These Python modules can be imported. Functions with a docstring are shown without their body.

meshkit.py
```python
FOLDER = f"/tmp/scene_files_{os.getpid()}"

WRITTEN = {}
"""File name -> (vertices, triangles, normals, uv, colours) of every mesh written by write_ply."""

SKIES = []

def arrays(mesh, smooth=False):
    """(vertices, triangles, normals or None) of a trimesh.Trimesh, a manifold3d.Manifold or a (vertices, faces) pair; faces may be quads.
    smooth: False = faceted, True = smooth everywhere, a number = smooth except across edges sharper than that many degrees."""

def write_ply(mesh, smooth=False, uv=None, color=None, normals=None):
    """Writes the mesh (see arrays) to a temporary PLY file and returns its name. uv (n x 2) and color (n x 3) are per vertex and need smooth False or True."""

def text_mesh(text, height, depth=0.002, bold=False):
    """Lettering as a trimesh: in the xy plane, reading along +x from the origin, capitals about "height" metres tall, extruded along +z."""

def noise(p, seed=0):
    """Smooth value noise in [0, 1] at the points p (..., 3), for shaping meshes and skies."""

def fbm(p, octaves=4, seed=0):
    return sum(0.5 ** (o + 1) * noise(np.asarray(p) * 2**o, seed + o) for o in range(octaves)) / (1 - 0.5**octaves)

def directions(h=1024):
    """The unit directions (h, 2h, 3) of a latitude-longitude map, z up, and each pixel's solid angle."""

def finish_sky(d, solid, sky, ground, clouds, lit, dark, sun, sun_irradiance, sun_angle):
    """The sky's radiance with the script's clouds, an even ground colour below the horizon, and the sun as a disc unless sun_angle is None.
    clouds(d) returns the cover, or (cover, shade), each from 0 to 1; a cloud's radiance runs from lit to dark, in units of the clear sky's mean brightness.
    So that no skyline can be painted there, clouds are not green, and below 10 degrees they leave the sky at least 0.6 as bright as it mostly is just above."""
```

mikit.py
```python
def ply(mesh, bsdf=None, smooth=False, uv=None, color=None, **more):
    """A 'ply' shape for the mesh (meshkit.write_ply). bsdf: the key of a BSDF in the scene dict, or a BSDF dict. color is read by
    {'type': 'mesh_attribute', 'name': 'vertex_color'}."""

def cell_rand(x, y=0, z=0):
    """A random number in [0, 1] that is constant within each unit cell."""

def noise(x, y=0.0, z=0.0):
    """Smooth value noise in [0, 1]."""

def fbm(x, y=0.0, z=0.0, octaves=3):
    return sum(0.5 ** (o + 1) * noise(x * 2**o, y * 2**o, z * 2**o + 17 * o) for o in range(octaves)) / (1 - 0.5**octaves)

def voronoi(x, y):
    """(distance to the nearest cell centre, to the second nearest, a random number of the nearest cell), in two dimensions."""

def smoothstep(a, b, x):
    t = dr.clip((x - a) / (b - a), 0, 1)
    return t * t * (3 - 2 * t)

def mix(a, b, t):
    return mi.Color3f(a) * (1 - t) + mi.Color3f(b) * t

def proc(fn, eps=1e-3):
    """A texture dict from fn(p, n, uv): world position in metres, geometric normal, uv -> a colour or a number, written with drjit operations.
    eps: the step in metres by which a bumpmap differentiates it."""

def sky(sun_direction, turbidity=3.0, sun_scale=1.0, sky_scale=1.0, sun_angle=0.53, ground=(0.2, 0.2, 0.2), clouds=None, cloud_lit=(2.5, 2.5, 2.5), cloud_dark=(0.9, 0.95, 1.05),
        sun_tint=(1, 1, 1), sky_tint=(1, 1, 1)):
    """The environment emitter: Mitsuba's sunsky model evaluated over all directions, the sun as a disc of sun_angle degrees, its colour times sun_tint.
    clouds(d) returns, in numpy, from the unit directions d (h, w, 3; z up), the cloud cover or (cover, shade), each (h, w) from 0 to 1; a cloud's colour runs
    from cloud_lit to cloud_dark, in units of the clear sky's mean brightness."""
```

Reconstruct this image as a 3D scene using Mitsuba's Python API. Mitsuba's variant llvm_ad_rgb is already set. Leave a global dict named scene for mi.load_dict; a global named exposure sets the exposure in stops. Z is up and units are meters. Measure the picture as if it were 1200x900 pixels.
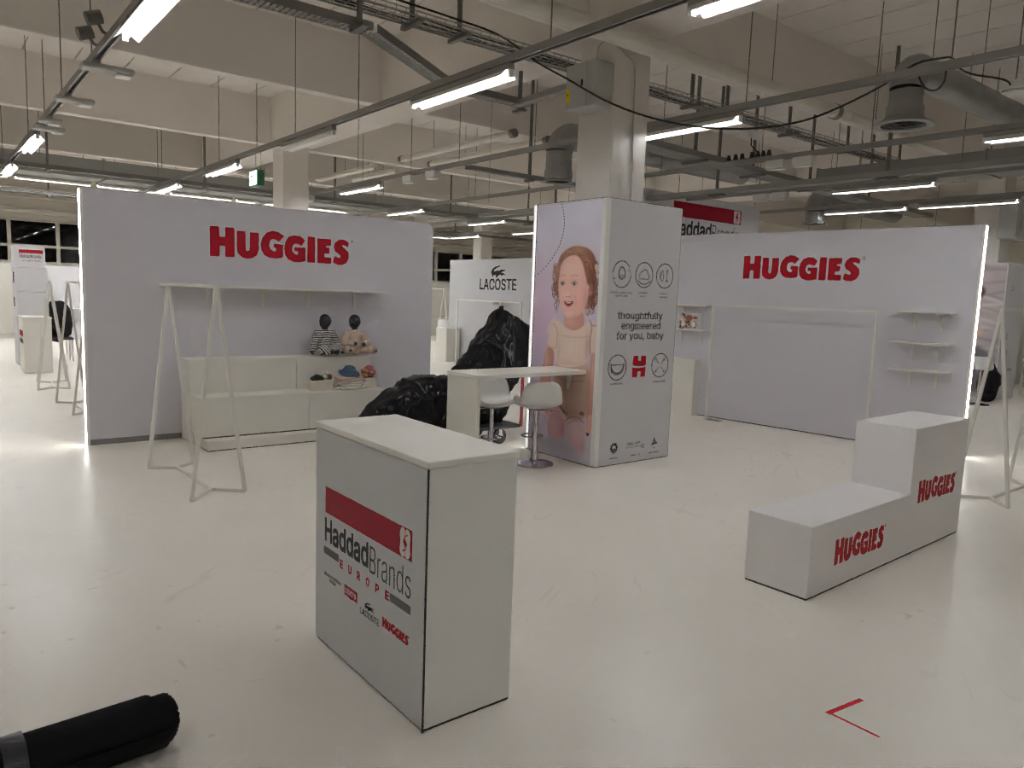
import math, random
import numpy as np
import drjit as dr
import mitsuba as mi
import trimesh
import manifold3d as m3
import shapely
from shapely import affinity
from shapely.geometry import Polygon, LineString, Point, box as sbox
from shapely.ops import unary_union
import mikit, meshkit

T = mi.ScalarTransform4f
PI = math.pi
rng = np.random.default_rng(7)
random.seed(7)
scene, labels = {}, {}

# ------------------------------------------------------------------ camera, light level
F, YAW, PITCH, ROLL, EYE = 873.54, 0.672602, -0.119103, 0.0371, 1.6392
_fw = np.array([math.sin(YAW) * math.cos(PITCH), math.cos(YAW) * math.cos(PITCH), math.sin(PITCH)])
_r = np.array([math.cos(YAW), -math.sin(YAW), 0.0])
_u = np.cross(_r, _fw)
_up = -math.sin(ROLL) * _r + math.cos(ROLL) * _u
scene['camera'] = {'type': 'perspective', 'fov': 2 * math.degrees(math.atan(600 / F)), 'fov_axis': 'x', 'near_clip': 0.05, 'far_clip': 200.0,
                   'to_world': T().look_at(origin=[0, 0, EYE], target=[float(_fw[0]), float(_fw[1]), EYE + float(_fw[2])], up=[float(v) for v in _up])}
exposure = 1.85
TUBE_RADIANCE = 26.0      # fluorescent tubes
EDGE_RADIANCE = 3.2       # LED strips in the edges of the light-box walls

# ------------------------------------------------------------------ materials
def lin(*c):
    c = np.asarray(c, float) / 255.0
    return np.where(c <= 0.04045, c / 12.92, ((c + 0.055) / 1.055) ** 2.4)
def rgb(c): return {'type': 'rgb', 'value': [float(v) for v in c]}
def principled(c, rough=0.5, metal=0.0, spec=0.5, **k):
    return {'type': 'twosided', 'bsdf': {'type': 'principled', 'base_color': c if isinstance(c, dict) else rgb(c), 'roughness': rough, 'metallic': metal, 'specular': spec, **k}}
def mat(name, d): scene['mat_' + name] = d
def matte(c): return {'type': 'twosided', 'bsdf': {'type': 'diffuse', 'reflectance': c if isinstance(c, dict) else rgb(c)}}

def floor_fn(p, n, uv):
    big = mikit.fbm(p.x * 0.5, p.y * 0.5, octaves=3)
    mid = mikit.fbm(p.x * 2.3 + 9, p.y * 2.3, octaves=4)
    c = mikit.mix((0.70, 0.666, 0.598), (0.78, 0.75, 0.69), big * 0.6 + mid * 0.4)
    # dark scuffs and dropped specks
    sp = mikit.noise(p.x * 17.0, p.y * 17.0, 3.0)
    spot = mikit.smoothstep(0.91, 0.97, sp) * mikit.smoothstep(0.5, 0.7, mid)
    a = mikit.noise(p.x * 1.1 + p.y * 0.7, p.y * 9.0 - p.x * 5.0, 5.0)
    scr = mikit.smoothstep(0.035, 0.0, dr.abs(a - 0.5)) * mikit.smoothstep(0.6, 0.72, mikit.fbm(p.x * 1.7 + 31, p.y * 1.7, octaves=2))
    a2 = mikit.noise(p.x * 8.0 - p.y * 3.0, p.y * 1.3 + p.x * 2.0, 8.0)
    scr2 = mikit.smoothstep(0.02, 0.0, dr.abs(a2 - 0.5)) * mikit.smoothstep(0.62, 0.75, mikit.fbm(p.x * 1.5 + 71, p.y * 1.5 + 4, octaves=2))
    c = mikit.mix(c, (0.42, 0.38, 0.33), spot * 0.35 + scr * 0.18)
    return mikit.mix(c, (0.82, 0.79, 0.74), scr2 * 0.3)
def floor_rough(p, n, uv): return 0.26 + 0.16 * mikit.fbm(p.x * 1.6 + 3, p.y * 1.6, octaves=3)
mat('floor', {'type': 'principled', 'base_color': mikit.proc(floor_fn), 'roughness': mikit.proc(floor_rough), 'specular': 0.45})
def concrete_fn(p, n, uv):
    v = mikit.fbm(p.x * 0.8, p.y * 0.8, p.z * 1.1, octaves=3)
    return mikit.mix((0.74, 0.70, 0.65), (0.80, 0.76, 0.71), v)
mat('concrete', matte(mikit.proc(concrete_fn)))
mat('plaster', matte((0.76, 0.735, 0.66)))
mat('column', principled((0.70, 0.665, 0.62), 0.45, spec=0.4))
def fabric_fn(p, n, uv):
    v = mikit.fbm(p.x * 0.9 + 5, p.y * 0.9, p.z * 0.9, octaves=3)
    return mikit.mix((0.60, 0.588, 0.635), (0.64, 0.628, 0.66), v)
mat('fabric', principled(mikit.proc(fabric_fn), 0.75, spec=0.25))
mat('fabric_grey', principled((0.50, 0.50, 0.51), 0.7, spec=0.25))
mat('fabric_white', principled((0.61, 0.605, 0.62), 0.7, spec=0.25))
mat('counter_front', principled((0.60, 0.61, 0.62), 0.55, spec=0.3))
mat('melamine', principled((0.76, 0.745, 0.69), 0.42, spec=0.4))
mat('melamine_cool', principled((0.75, 0.76, 0.73), 0.45, spec=0.4))
mat('cream', principled((0.70, 0.685, 0.62), 0.5, spec=0.35))
mat('podium', principled((0.75, 0.735, 0.735), 0.45, spec=0.35))
mat('white_metal', principled((0.68, 0.66, 0.61), 0.4, spec=0.45))
mat('white_plastic', principled((0.74, 0.74, 0.72), 0.32, spec=0.5))
mat('frame_white', principled((0.78, 0.77, 0.74), 0.4, spec=0.4))
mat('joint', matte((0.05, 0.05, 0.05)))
mat('skirt', principled((0.22, 0.22, 0.22), 0.6))
mat('galv', principled((0.34, 0.335, 0.32), 0.42, 0.75))
mat('galv_mid', principled((0.22, 0.215, 0.20), 0.5, 0.6))
mat('galv_dark', principled((0.17, 0.165, 0.155), 0.5, 0.6))
def spiral_fn(p, n, uv):
    v = mikit.fbm(p.x * 5, p.y * 5, p.z * 9, octaves=3)
    return mikit.mix((0.26, 0.26, 0.25), (0.40, 0.40, 0.39), v)
mat('duct', principled(mikit.proc(spiral_fn), 0.42, 0.7))
mat('duct_grey', principled((0.26, 0.265, 0.25), 0.6, 0.1))
mat('box_grey', principled((0.47, 0.475, 0.46), 0.5, 0.1))
mat('pipe', principled((0.66, 0.63, 0.57), 0.4, spec=0.4))
mat('rod', principled((0.20, 0.19, 0.175), 0.5, 0.4))
mat('cable', principled((0.012, 0.012, 0.012), 0.4))
mat('chrome', {'type': 'twosided', 'bsdf': {'type': 'roughconductor', 'material': 'Cr', 'alpha': 0.09}})
mat('red', principled(lin(162, 6, 30), 0.55, spec=0.3))
mat('red_dark', principled(lin(152, 15, 38), 0.55, spec=0.3))
mat('red_tape', principled(lin(190, 8, 34), 0.4))
mat('print_black', matte((0.03, 0.03, 0.032)))
mat('print_grey', matte((0.17, 0.17, 0.17)))
mat('print_dark', matte((0.07, 0.075, 0.08)))
mat('print_white', matte((0.74, 0.70, 0.70)))
mat('print_gold', matte((0.33, 0.22, 0.14)))
mat('yellow', matte((0.70, 0.55, 0.03)))
mat('bag', principled((0.006, 0.006, 0.007), 0.2, spec=0.12))
mat('black_cloth', principled((0.012, 0.012, 0.013), 0.9, spec=0.2))
mat('carpet', principled((0.006, 0.006, 0.007), 0.95, spec=0.12))
mat('tape_grey', principled((0.022, 0.022, 0.025), 0.35, spec=0.3))
mat('rubber', principled((0.015, 0.015, 0.015), 0.6))
mat('trolley_red', principled(lin(98, 15, 23), 0.4))
mat('doll_black', principled((0.014, 0.016, 0.02), 0.45))
def stripe_fn(p, n, uv):
    s = dr.sin((p.z * 1.0 + 0.25 * (p.y - 8.0)) * 2 * PI / 0.027)
    return mikit.mix((0.03, 0.03, 0.035), (0.74, 0.72, 0.68), mikit.smoothstep(0.0, 0.35, s))
mat('stripes', matte(mikit.proc(stripe_fn)))
def stripe2_fn(p, n, uv):
    s = dr.sin((p.x * 0.8 + p.z * 0.7) * 2 * PI / 0.026)
    return mikit.mix((0.03, 0.03, 0.035), (0.74, 0.72, 0.68), mikit.smoothstep(-0.15, 0.15, s))
mat('stripes_leg', matte(mikit.proc(stripe2_fn)))
def beige_fn(p, n, uv):
    v = mikit.smoothstep(0.62, 0.75, mikit.noise(p.x * 60, p.y * 60, p.z * 60))
    return mikit.mix((0.60, 0.49, 0.40), (0.36, 0.26, 0.20), v * 0.7)
mat('beige_knit', matte(mikit.proc(beige_fn)))
def dotted(base, dark, f):
    def fn(p, n, uv):
        v = mikit.smoothstep(0.66, 0.74, mikit.noise(p.x * f, p.y * f, p.z * f))
        return mikit.mix(base, dark, v)
    return matte(mikit.proc(fn))
mat('print_cream', dotted((0.72, 0.68, 0.60), (0.10, 0.09, 0.08), 55))
mat('print_rose', dotted((0.66, 0.55, 0.49), (0.36, 0.27, 0.24), 60))
mat('denim', matte((0.085, 0.135, 0.20)))
mat('basket', dotted((0.70, 0.66, 0.57), (0.58, 0.53, 0.44), 90))
mat('pink', matte((0.48, 0.17, 0.19)))
mat('brown', matte((0.16, 0.08, 0.05)))
mat('leaf_dark', matte((0.03, 0.04, 0.025)))
mat('rust', matte((0.35, 0.17, 0.09)))
mat('night', principled((0.006, 0.007, 0.009), 0.5))
mat('glass', {'type': 'thindielectric', 'specular_reflectance': rgb((0.35, 0.36, 0.38))})
mat('window_frame', principled((0.60, 0.58, 0.52), 0.5))
mat('vertex', matte({'type': 'mesh_attribute', 'name': 'vertex_color'}))
mat('off_tube', principled((0.66, 0.67, 0.64), 0.3))
mat('reflector', principled((0.80, 0.80, 0.77), 0.35))
mat('green_sign', principled((0.03, 0.16, 0.07), 0.4))
mat('pale_wood', matte((0.55, 0.52, 0.45)))

# ------------------------------------------------------------------ builders
_used = {}
def uniq(base):
    n = _used.get(base, -1) + 1
    _used[base] = n
    return base if n == 0 else f'{base}_{n:03d}'
def thing(name, label, cat, group=None):
    k = uniq(name)
    labels[k] = {'label': label, 'category': cat}
    if group: labels[k]['group'] = group
    return k
def part(t, name, mesh, m, smooth=False, label=None, kind=None, **more):
    k = uniq(t + '__' + name)
    scene[k] = mikit.ply(mesh, 'mat_' + m, smooth, **more)
    if label or kind: labels[k] = {a: b for a, b in (('label', label), ('kind', kind)) if b}
    return k
def copy(t, name, d, at, label=None):
    k = uniq(t + '__' + name)
    scene[k] = {**d, 'to_world': at}
    if label: labels[k] = {'label': label}
    return k
def struct(name, mesh, m, label, smooth=False):
    k = uniq(name)
    scene[k] = mikit.ply(mesh, 'mat_' + m, smooth)
    labels[k] = {'label': label, 'kind': 'structure'}
    return k
def single(name, mesh, m, label, cat, group=None, smooth=False, **more):
    k = thing(name, label, cat, group)
    scene[k] = mikit.ply(mesh, 'mat_' + m, smooth, **more)
    return k
def cat_(ms): return trimesh.util.concatenate(ms)
def bx(x0, x1, y0, y1, z0, z1, ch=0.0):
    a, b = np.array([x0, y0, z0], float), np.array([x1, y1, z1], float)
    if ch <= 0:
        m = trimesh.creation.box(extents=b - a)
        m.apply_translation((a + b) / 2)
        return m
    pts = []
    for i in (0, 1):
        for j in (0, 1):
            for k in (0, 1):
                p = np.array([(a, b)[i][0], (a, b)[j][1], (a, b)[k][2]])
                s = np.array([1 - 2 * i, 1 - 2 * j, 1 - 2 * k]) * ch
                for q in range(3):
                    e = s.copy(); e[q] = 0
                    pts.append(p + e)
    return trimesh.convex.convex_hull(np.array(pts))
def obox(c, ax, ay, lx, ly, z0, z1):
    """box with horizontal axes ax, ay about the plan point c"""
    m = trimesh.creation.box(extents=[lx, ly, z1 - z0])
    M = np.eye(4); M[:3, 0] = [ax[0], ax[1], 0]; M[:3, 1] = [ay[0], ay[1], 0]; M[:3, 3] = [c[0], c[1], (z0 + z1) / 2]
    m.apply_transform(M)
    return m
def tube(pts, r, n=8, caps=True):
    pts = np.asarray(pts, float)
    r = np.broadcast_to(r, len(pts))
    tan = np.gradient(pts, axis=0)
    seg = np.diff(pts, axis=0); seg /= np.linalg.norm(seg, axis=1, keepdims=True)
    tan = np.vstack([seg[:1], seg[:-1] + seg[1:], seg[-1:]]); tan /= np.linalg.norm(tan, axis=1, keepdims=True)
    ref = np.array([0, 0, 1.0]) if abs(tan[0][2]) < 0.9 else np.array([1.0, 0, 0])
    rings = []
    a = np.cross(tan[0], ref); a /= np.linalg.norm(a)
    for i in range(len(pts)):
        a = a - tan[i] * (a @ tan[i]); a /= np.linalg.norm(a)
        b = np.cross(tan[i], a)
        sc = 1.0
        if 0 < i < len(pts) - 1:
            sc = 1 / max(0.5, math.sqrt((1 + seg[i - 1] @ seg[i]) / 2))
        t = np.arange(n) / n * 2 * PI + PI / n
        rings.append(pts[i] + r[i] * (np.cos(t)[:, None] * a * sc + np.sin(t)[:, None] * b))
    v = np.vstack(rings); f = []
    for i in range(len(pts) - 1):
        for j in range(n):
            p, q = i * n + j, i * n + (j + 1) % n
            f += [[p, q, q + n], [p, q + n, p + n]]
    if caps:
        for s, i in ((1, 0), (-1, len(pts) - 1)):
            c = len(v); v = np.vstack([v, pts[i]])
            for j in range(n):
                p, q = i * n + j, i * n + (j + 1) % n
                f.append([c, q, p] if s > 0 else [c, p, q])
    return trimesh.Trimesh(v, f, process=False)
def bar(p, q, w=0.025): return tube([p, q], w * 0.7071, 4)
def lathe(profile, n=32, at=(0, 0, 0)):
    m = trimesh.creation.revolve(np.array(profile, float), sections=n)
    m.apply_translation(at)
    return m
def plane_mesh(poly, o, u, v, depth=0.0012):
    """the flat shape poly (metres, u right, v up) as a thin print on the plane through o"""
    o, u, v = (np.asarray(q, float) for q in (o, u, v))
    w = np.cross(u, v)
    ms = []
    for g in getattr(poly, 'geoms', [poly]):
        if g.is_empty or g.geom_type != 'Polygon': continue
        m = trimesh.creation.extrude_polygon(g, depth, engine='earcut')
        ms.append(m)
    m = cat_(ms)
    m = trimesh.Trimesh(o + m.vertices @ np.array([u, v, w]), m.faces, process=False)
    return m
_tp = {}
def text_poly(text, h, weight=0.0, squeeze=1.0, slant=0.0):
    """lettering as a flat shape; weight: metres of stroke added or taken (relative to capital height 1)"""
    k = text
    if k not in _tp:
        m = meshkit.text_mesh(text, 1.0, 0.1)
        t = m.triangles[(m.triangles[:, :, 2] < 1e-6).all(axis=1)][:, :, :2]
        _tp[k] = unary_union([Polygon(x).buffer(0.0008) for x in t if Polygon(x).area > 1e-9])
    g = _tp[k]
    if weight: g = g.buffer(weight)
    return affinity.affine_transform(g, [h * squeeze, h * slant, 0, h, 0, 0])
def centred(g, x, y=None):
    b = g.bounds
    return affinity.translate(g, x - (b[0] + b[2]) / 2, 0 if y is None else y - b[1])
def fit(g, x0, y0, x1, y1):
    b = g.bounds
    return affinity.translate(affinity.scale(g, (x1 - x0) / (b[2] - b[0]), (y1 - y0) / (b[3] - b[1]), origin=(b[0], b[1])), x0 - b[0], y0 - b[1])
def ring(x, z, rx, rz, w):
    a = affinity.scale(Point(0, 0).buffer(1, 24), rx, rz)
    b = affinity.scale(Point(0, 0).buffer(1, 24), rx - w, rz - w)
    return affinity.translate(a.difference(b), x, z)
def line(pts, w): return LineString(pts).buffer(w / 2, cap_style='flat', join_style='mitre')

# ------------------------------------------------------------------ logos as flat shapes
LET = {'H': [(0.001, 0.204), (0.06, 0.206), (0.062, 0.139), (0.099, 0.139), (0.099, 0.204), (0.159, 0.205), (0.159, 0.013), (0.098, 0.011), (0.098, 0.083), (0.064, 0.083), (0.061, 0.012), (0.001, 0.011)],
 'U': [(0.175, 0.188), (0.231, 0.188), (0.233, 0.067), (0.244, 0.057), (0.259, 0.067), (0.262, 0.185), (0.32, 0.185), (0.322, 0.078), (0.307, 0.034), (0.278, 0.014), (0.244, 0.007), (0.206, 0.016), (0.18, 0.041), (0.174, 0.073)],
 'G': [(0.499, 0.177), (0.454, 0.202), (0.415, 0.207), (0.375, 0.191), (0.346, 0.156), (0.333, 0.112), (0.339, 0.07), (0.36, 0.038), (0.394, 0.023), (0.44, 0.02), (0.485, 0.028), (0.490, 0.041), (0.490, 0.117), (0.425, 0.121), (0.423, 0.096), (0.44, 0.091), (0.438, 0.069), (0.42, 0.07), (0.4, 0.083), (0.392, 0.107), (0.398, 0.136), (0.415, 0.151), (0.44, 0.148), (0.459, 0.135)],
 'g': [(0.649, 0.159), (0.612, 0.186), (0.571, 0.188), (0.53, 0.175), (0.506, 0.138), (0.498, 0.094), (0.503, 0.051), (0.525, 0.019), (0.566, 0.004), (0.613, 0.004), (0.652, 0.015), (0.652, 0.108), (0.571, 0.106), (0.571, 0.08), (0.597, 0.078), (0.597, 0.057), (0.581, 0.056), (0.561, 0.069), (0.552, 0.093), (0.561, 0.121), (0.581, 0.133), (0.607, 0.127), (0.623, 0.118)],
 'I': [(0.667, 0.188), (0.723, 0.187), (0.723, 0.007), (0.665, 0.006)],
 'E': [(0.739, 0.18), (0.844, 0.181), (0.843, 0.133), (0.798, 0.131), (0.798, 0.12), (0.834, 0.119), (0.831, 0.077), (0.793, 0.076), (0.793, 0.051), (0.848, 0.05), (0.846, 0.006), (0.74, 0.006)],
 'S': [(0.983, 0.168), (0.946, 0.186), (0.907, 0.183), (0.875, 0.16), (0.864, 0.129), (0.875, 0.099), (0.903, 0.081), (0.92, 0.067), (0.914, 0.051), (0.886, 0.059), (0.87, 0.064), (0.861, 0.017), (0.893, 0.002), (0.931, 0.001), (0.965, 0.018), (0.985, 0.055), (0.981, 0.096), (0.953, 0.12), (0.93, 0.136), (0.936, 0.148), (0.958, 0.141), (0.978, 0.132)]}
def rounded(p, r=0.006):
    g = Polygon(p).buffer(0)
    return g.buffer(-r).buffer(2 * r, 6).buffer(-r, 6)
HUG = {k: rounded(v) for k, v in LET.items()}
REG = unary_union([ring(1.008, 0.178, 0.011, 0.011, 0.0022), affinity.translate(text_poly('R', 0.011), 1.0045, 0.1725)])
def huggies(w, h=None):
    g = unary_union(list(HUG.values()) + [REG])
    h = h or w * 0.207
    return affinity.scale(g, w, h / 0.207, origin=(0, 0))
CROC = Polygon([(0.74, 0.25), (0.69, 0.243), (0.576, 0.222), (0.50, 0.185), (0.452, 0.15), (0.436, 0.10), (0.439, 0.067), (0.470, 0.026), (0.460, 0.004), (0.462, -0.012), (0.50, -0.014), (0.512, 0.012), (0.564, 0.027), (0.605, 0.012), (0.603, -0.008), (0.600, -0.028), (0.650, -0.026), (0.686, 0.019), (0.765, 0.041), (0.775, 0.012), (0.82, 0.010), (0.819, 0.038), (0.898, 0.022), (0.915, 0.034), (0.86, 0.062), (0.80, 0.078), (0.762, 0.089),
                (0.84, 0.108), (0.905, 0.128), (0.900, 0.148), (0.86, 0.150), (0.815, 0.140), (0.79, 0.156), (0.755, 0.150), (0.716, 0.124), (0.67, 0.128), (0.626, 0.124), (0.58, 0.118), (0.546, 0.107), (0.515, 0.122), (0.534, 0.152), (0.58, 0.176), (0.622, 0.192), (0.71, 0.216)]).buffer(0)
CROC = affinity.translate(CROC, -0.436, 0.028)     # 0.48 wide, 0.28 tall
def emblem(s):
    """the four-leaf mark of the red bar, within a square of side s"""
    e = affinity.scale(Point(0, 0).buffer(1, 16), .235, .215)
    g = unary_union([affinity.translate(affinity.rotate(e, a), cx, cy) for a, cx, cy in ((60, -.19, .26), (-60, .19, .26), (-60, -.19, -.26), (60, .19, -.26))])
    g = unary_union([g, sbox(-.37, -.2, -.1, .2).intersection(affinity.translate(Point(0, 0).buffer(.37, 24), -.05, 0)), sbox(.1, -.2, .37, .2).intersection(affinity.translate(Point(0, 0).buffer(.37, 24), .05, 0))])
    g = g.difference(affinity.rotate(sbox(-.115, -.115, .115, .115), 45)).difference(line([(0, .5), (.0, -.5)], .035))
    g = g.difference(line([(-.16, -.0), (-.02, .22), (.20, .30)], .05)).difference(line([(.16, .0), (.02, -.22), (-.20, -.30)], .05))
    return affinity.scale(g, s, s, origin=(0, 0))

# ------------------------------------------------------------------ the hall
FLOOR_X0, FLOOR_X1, FLOOR_Y0, FLOOR_Y1 = -9.0, 26.0, -8.0, 27.0
CEIL, BEAM = 5.05, 4.22
fl = struct('floor', bx(FLOOR_X0, FLOOR_X1, FLOOR_Y0, FLOOR_Y1, -0.1, 0.0), 'floor', 'glossy cream painted floor with scuffs')
BEAMS_Y = [-2.75, 1.45, 5.65, 9.85, 14.05, 18.25, 22.45]
GIRDERS_X = [-4.1, 5.57, 16.2]
cl = struct('ceiling', bx(FLOOR_X0, FLOOR_X1, FLOOR_Y0, FLOOR_Y1, CEIL + 0.045, CEIL + 0.2), 'concrete', 'pale concrete ceiling of long planks between deep beams')
PW = 0.69
bays = list(zip([FLOOR_Y0] + [b + 0.1 for b in BEAMS_Y], [b - 0.1 for b in BEAMS_Y] + [FLOOR_Y1]))
rest = []
plank_cache = {}
for (ya, yb) in bays:
    x = FLOOR_X0 + 0.05
    while x < FLOOR_X1 - PW:
        near = (0 <= x <= 13.5) and 1.3 < yb and ya < 15
        if near:
            L = round(yb - ya, 3)
            if L not in plank_cache: plank_cache[L] = mikit.ply(bx(0, PW - 0.022, 0, L, 0, 0.046), 'mat_concrete')
            copy(cl, 'plank', plank_cache[L], T().translate([x, ya, CEIL + 0.0005 * (len(scene) % 5)]))
        else:
            rest.append(bx(x, x + PW - 0.022, ya, yb, CEIL, CEIL + 0.046))
        x += PW
part(cl, 'distant_plank', cat_(rest), 'concrete', kind='stuff')
for i, y in enumerate(BEAMS_Y):
    struct('cross_beam', bx(FLOOR_X0, FLOOR_X1, y - 0.1, y + 0.1, BEAM, CEIL + 0.02, 0.012), 'concrete', 'deep concrete cross beam under the ceiling')
for i, x in enumerate(GIRDERS_X):
    struct('girder_beam', bx(x - 0.37, x + 0.37, FLOOR_Y0, 26.6, BEAM - 0.002, CEIL + 0.02, 0.012), 'concrete', 'wide main girder carried by the columns')
COLS = [(5.6, 5.55), (5.6, 13.95), (5.6, 22.35), (16.2, 5.75), (16.2, 13.95), (16.2, 22.35), (-4.1, 5.55), (-4.1, 13.95)]
for (x, y) in COLS:
    struct('column', bx(x - 0.25, x + 0.25, y - 0.25, y + 0.25, 0, BEAM, 0.012), 'column', 'square painted concrete column')
# outer walls
wb = struct('wall_back', cat_([bx(FLOOR_X0, FLOOR_X1, 27.0, 27.2, 0, 2.05), bx(FLOOR_X0, FLOOR_X1, 27.0, 27.2, 3.36, CEIL + 0.2)]), 'plaster', 'cream back wall with a band of dark windows')
struct('wall_left', bx(FLOOR_X0 - 0.2, FLOOR_X0, FLOOR_Y0, FLOOR_Y1, 0, CEIL + 0.2), 'plaster', 'cream left wall')
struct('wall_right', bx(FLOOR_X1, FLOOR_X1 + 0.2, FLOOR_Y0, FLOOR_Y1, 0, CEIL + 0.2), 'plaster', 'cream right wall')
struct('wall_front', bx(FLOOR_X0, FLOOR_X1, FLOOR_Y0 - 0.2, FLOOR_Y0, 0, CEIL + 0.2), 'plaster', 'cream wall behind the camera')
# window units along the back wall
WX = 2.18
for i in range(-3, 17):
    x = WX + i * 1.25
    if x + 1.25 > FLOOR_X1 - 0.2: break
    k = uniq(f'window_{i + 4}')
    fr = cat_([bx(x - 0.05, x + 0.05, 26.96, 27.08, 2.05, 3.36), bx(x + 0.05, x + 1.2, 26.96, 27.08, 2.05, 2.11), bx(x + 0.05, x + 1.2, 26.96, 27.08, 2.53, 2.61), bx(x + 0.05, x + 1.2, 26.96, 27.08, 3.30, 3.36)])
    labels[k] = {'label': 'dark night window with a pale frame', 'kind': 'structure'}
    part(k, 'frame', fr, 'window_frame')
    for za, zb in ((2.11, 2.53), (2.61, 3.30)):
        part(k, 'pane', trimesh.Trimesh([[x + 0.05, 27.03, za], [x + 1.2, 27.03, za], [x + 1.2, 27.03, zb], [x + 0.05, 27.03, zb]], [[0, 1, 2], [0, 2, 3]], process=False), 'glass')

# ------------------------------------------------------------------ lighting tracks and fluorescent battens
TR_Z = 3.46
def slotted_channel(y0, y1):
    ms = [bx(-0.032, -0.028, y0, y1, 0, 0.055), bx(0.028, 0.032, y0, y1, 0, 0.055), bx(-0.032, 0.032, y0, y1, 0.052, 0.056), bx(-0.032, -0.016, y0, y1, -0.003, 0.001), bx(0.016, 0.032, y0, y1, -0.003, 0.001)]
    return cat_(ms)
rod_ply = {}
def rod(t, x, y, z0, z1=CEIL - 0.002, r=0.006, m='rod', name='suspension_rod'):
    L = round(z1 - z0, 3)
    kk = (L, r, m)
    if kk not in rod_ply: rod_ply[kk] = mikit.ply(tube([[0, 0, 0], [0, 0, L]], r, 6), 'mat_' + m, True)
    return copy(t, name, rod_ply[kk], T().translate([x, y, z0]))
TRACKS = [(1.25, 'lighting track farthest left, carrying the grey lamp boxes'), (3.75, 'lighting track running above the left logo wall beside the girder'), (6.2, 'lighting track just right of the column'),
          (8.62, 'lighting track above the right logo wall, beside the big spiral duct'), (11.1, 'lighting track beyond the right logo wall'), (13.5, 'farthest lighting track on the right'), (-1.2, 'lighting track outside the picture on the left'), (-3.1, 'outermost lighting track outside the picture on the left'), (17.9, 'lighting track beyond the right girder')]
for x, lab in TRACKS:
    t = thing('lighting_track', lab, 'lighting track', 'lighting tracks under the ceiling')
    part(t, 'channel', trimesh.Trimesh(*(lambda m: (m.vertices + [x, 0, TR_Z], m.faces))(slotted_channel(-5, 25)), process=False), 'galv')
    ys = [-1.0, 2.6, 4.4, 7.5, 9.2, 10.55, 12.2, 16.0, 20.0]
    for y in ys: rod(t, x, y, TR_Z + 0.05)
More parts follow.
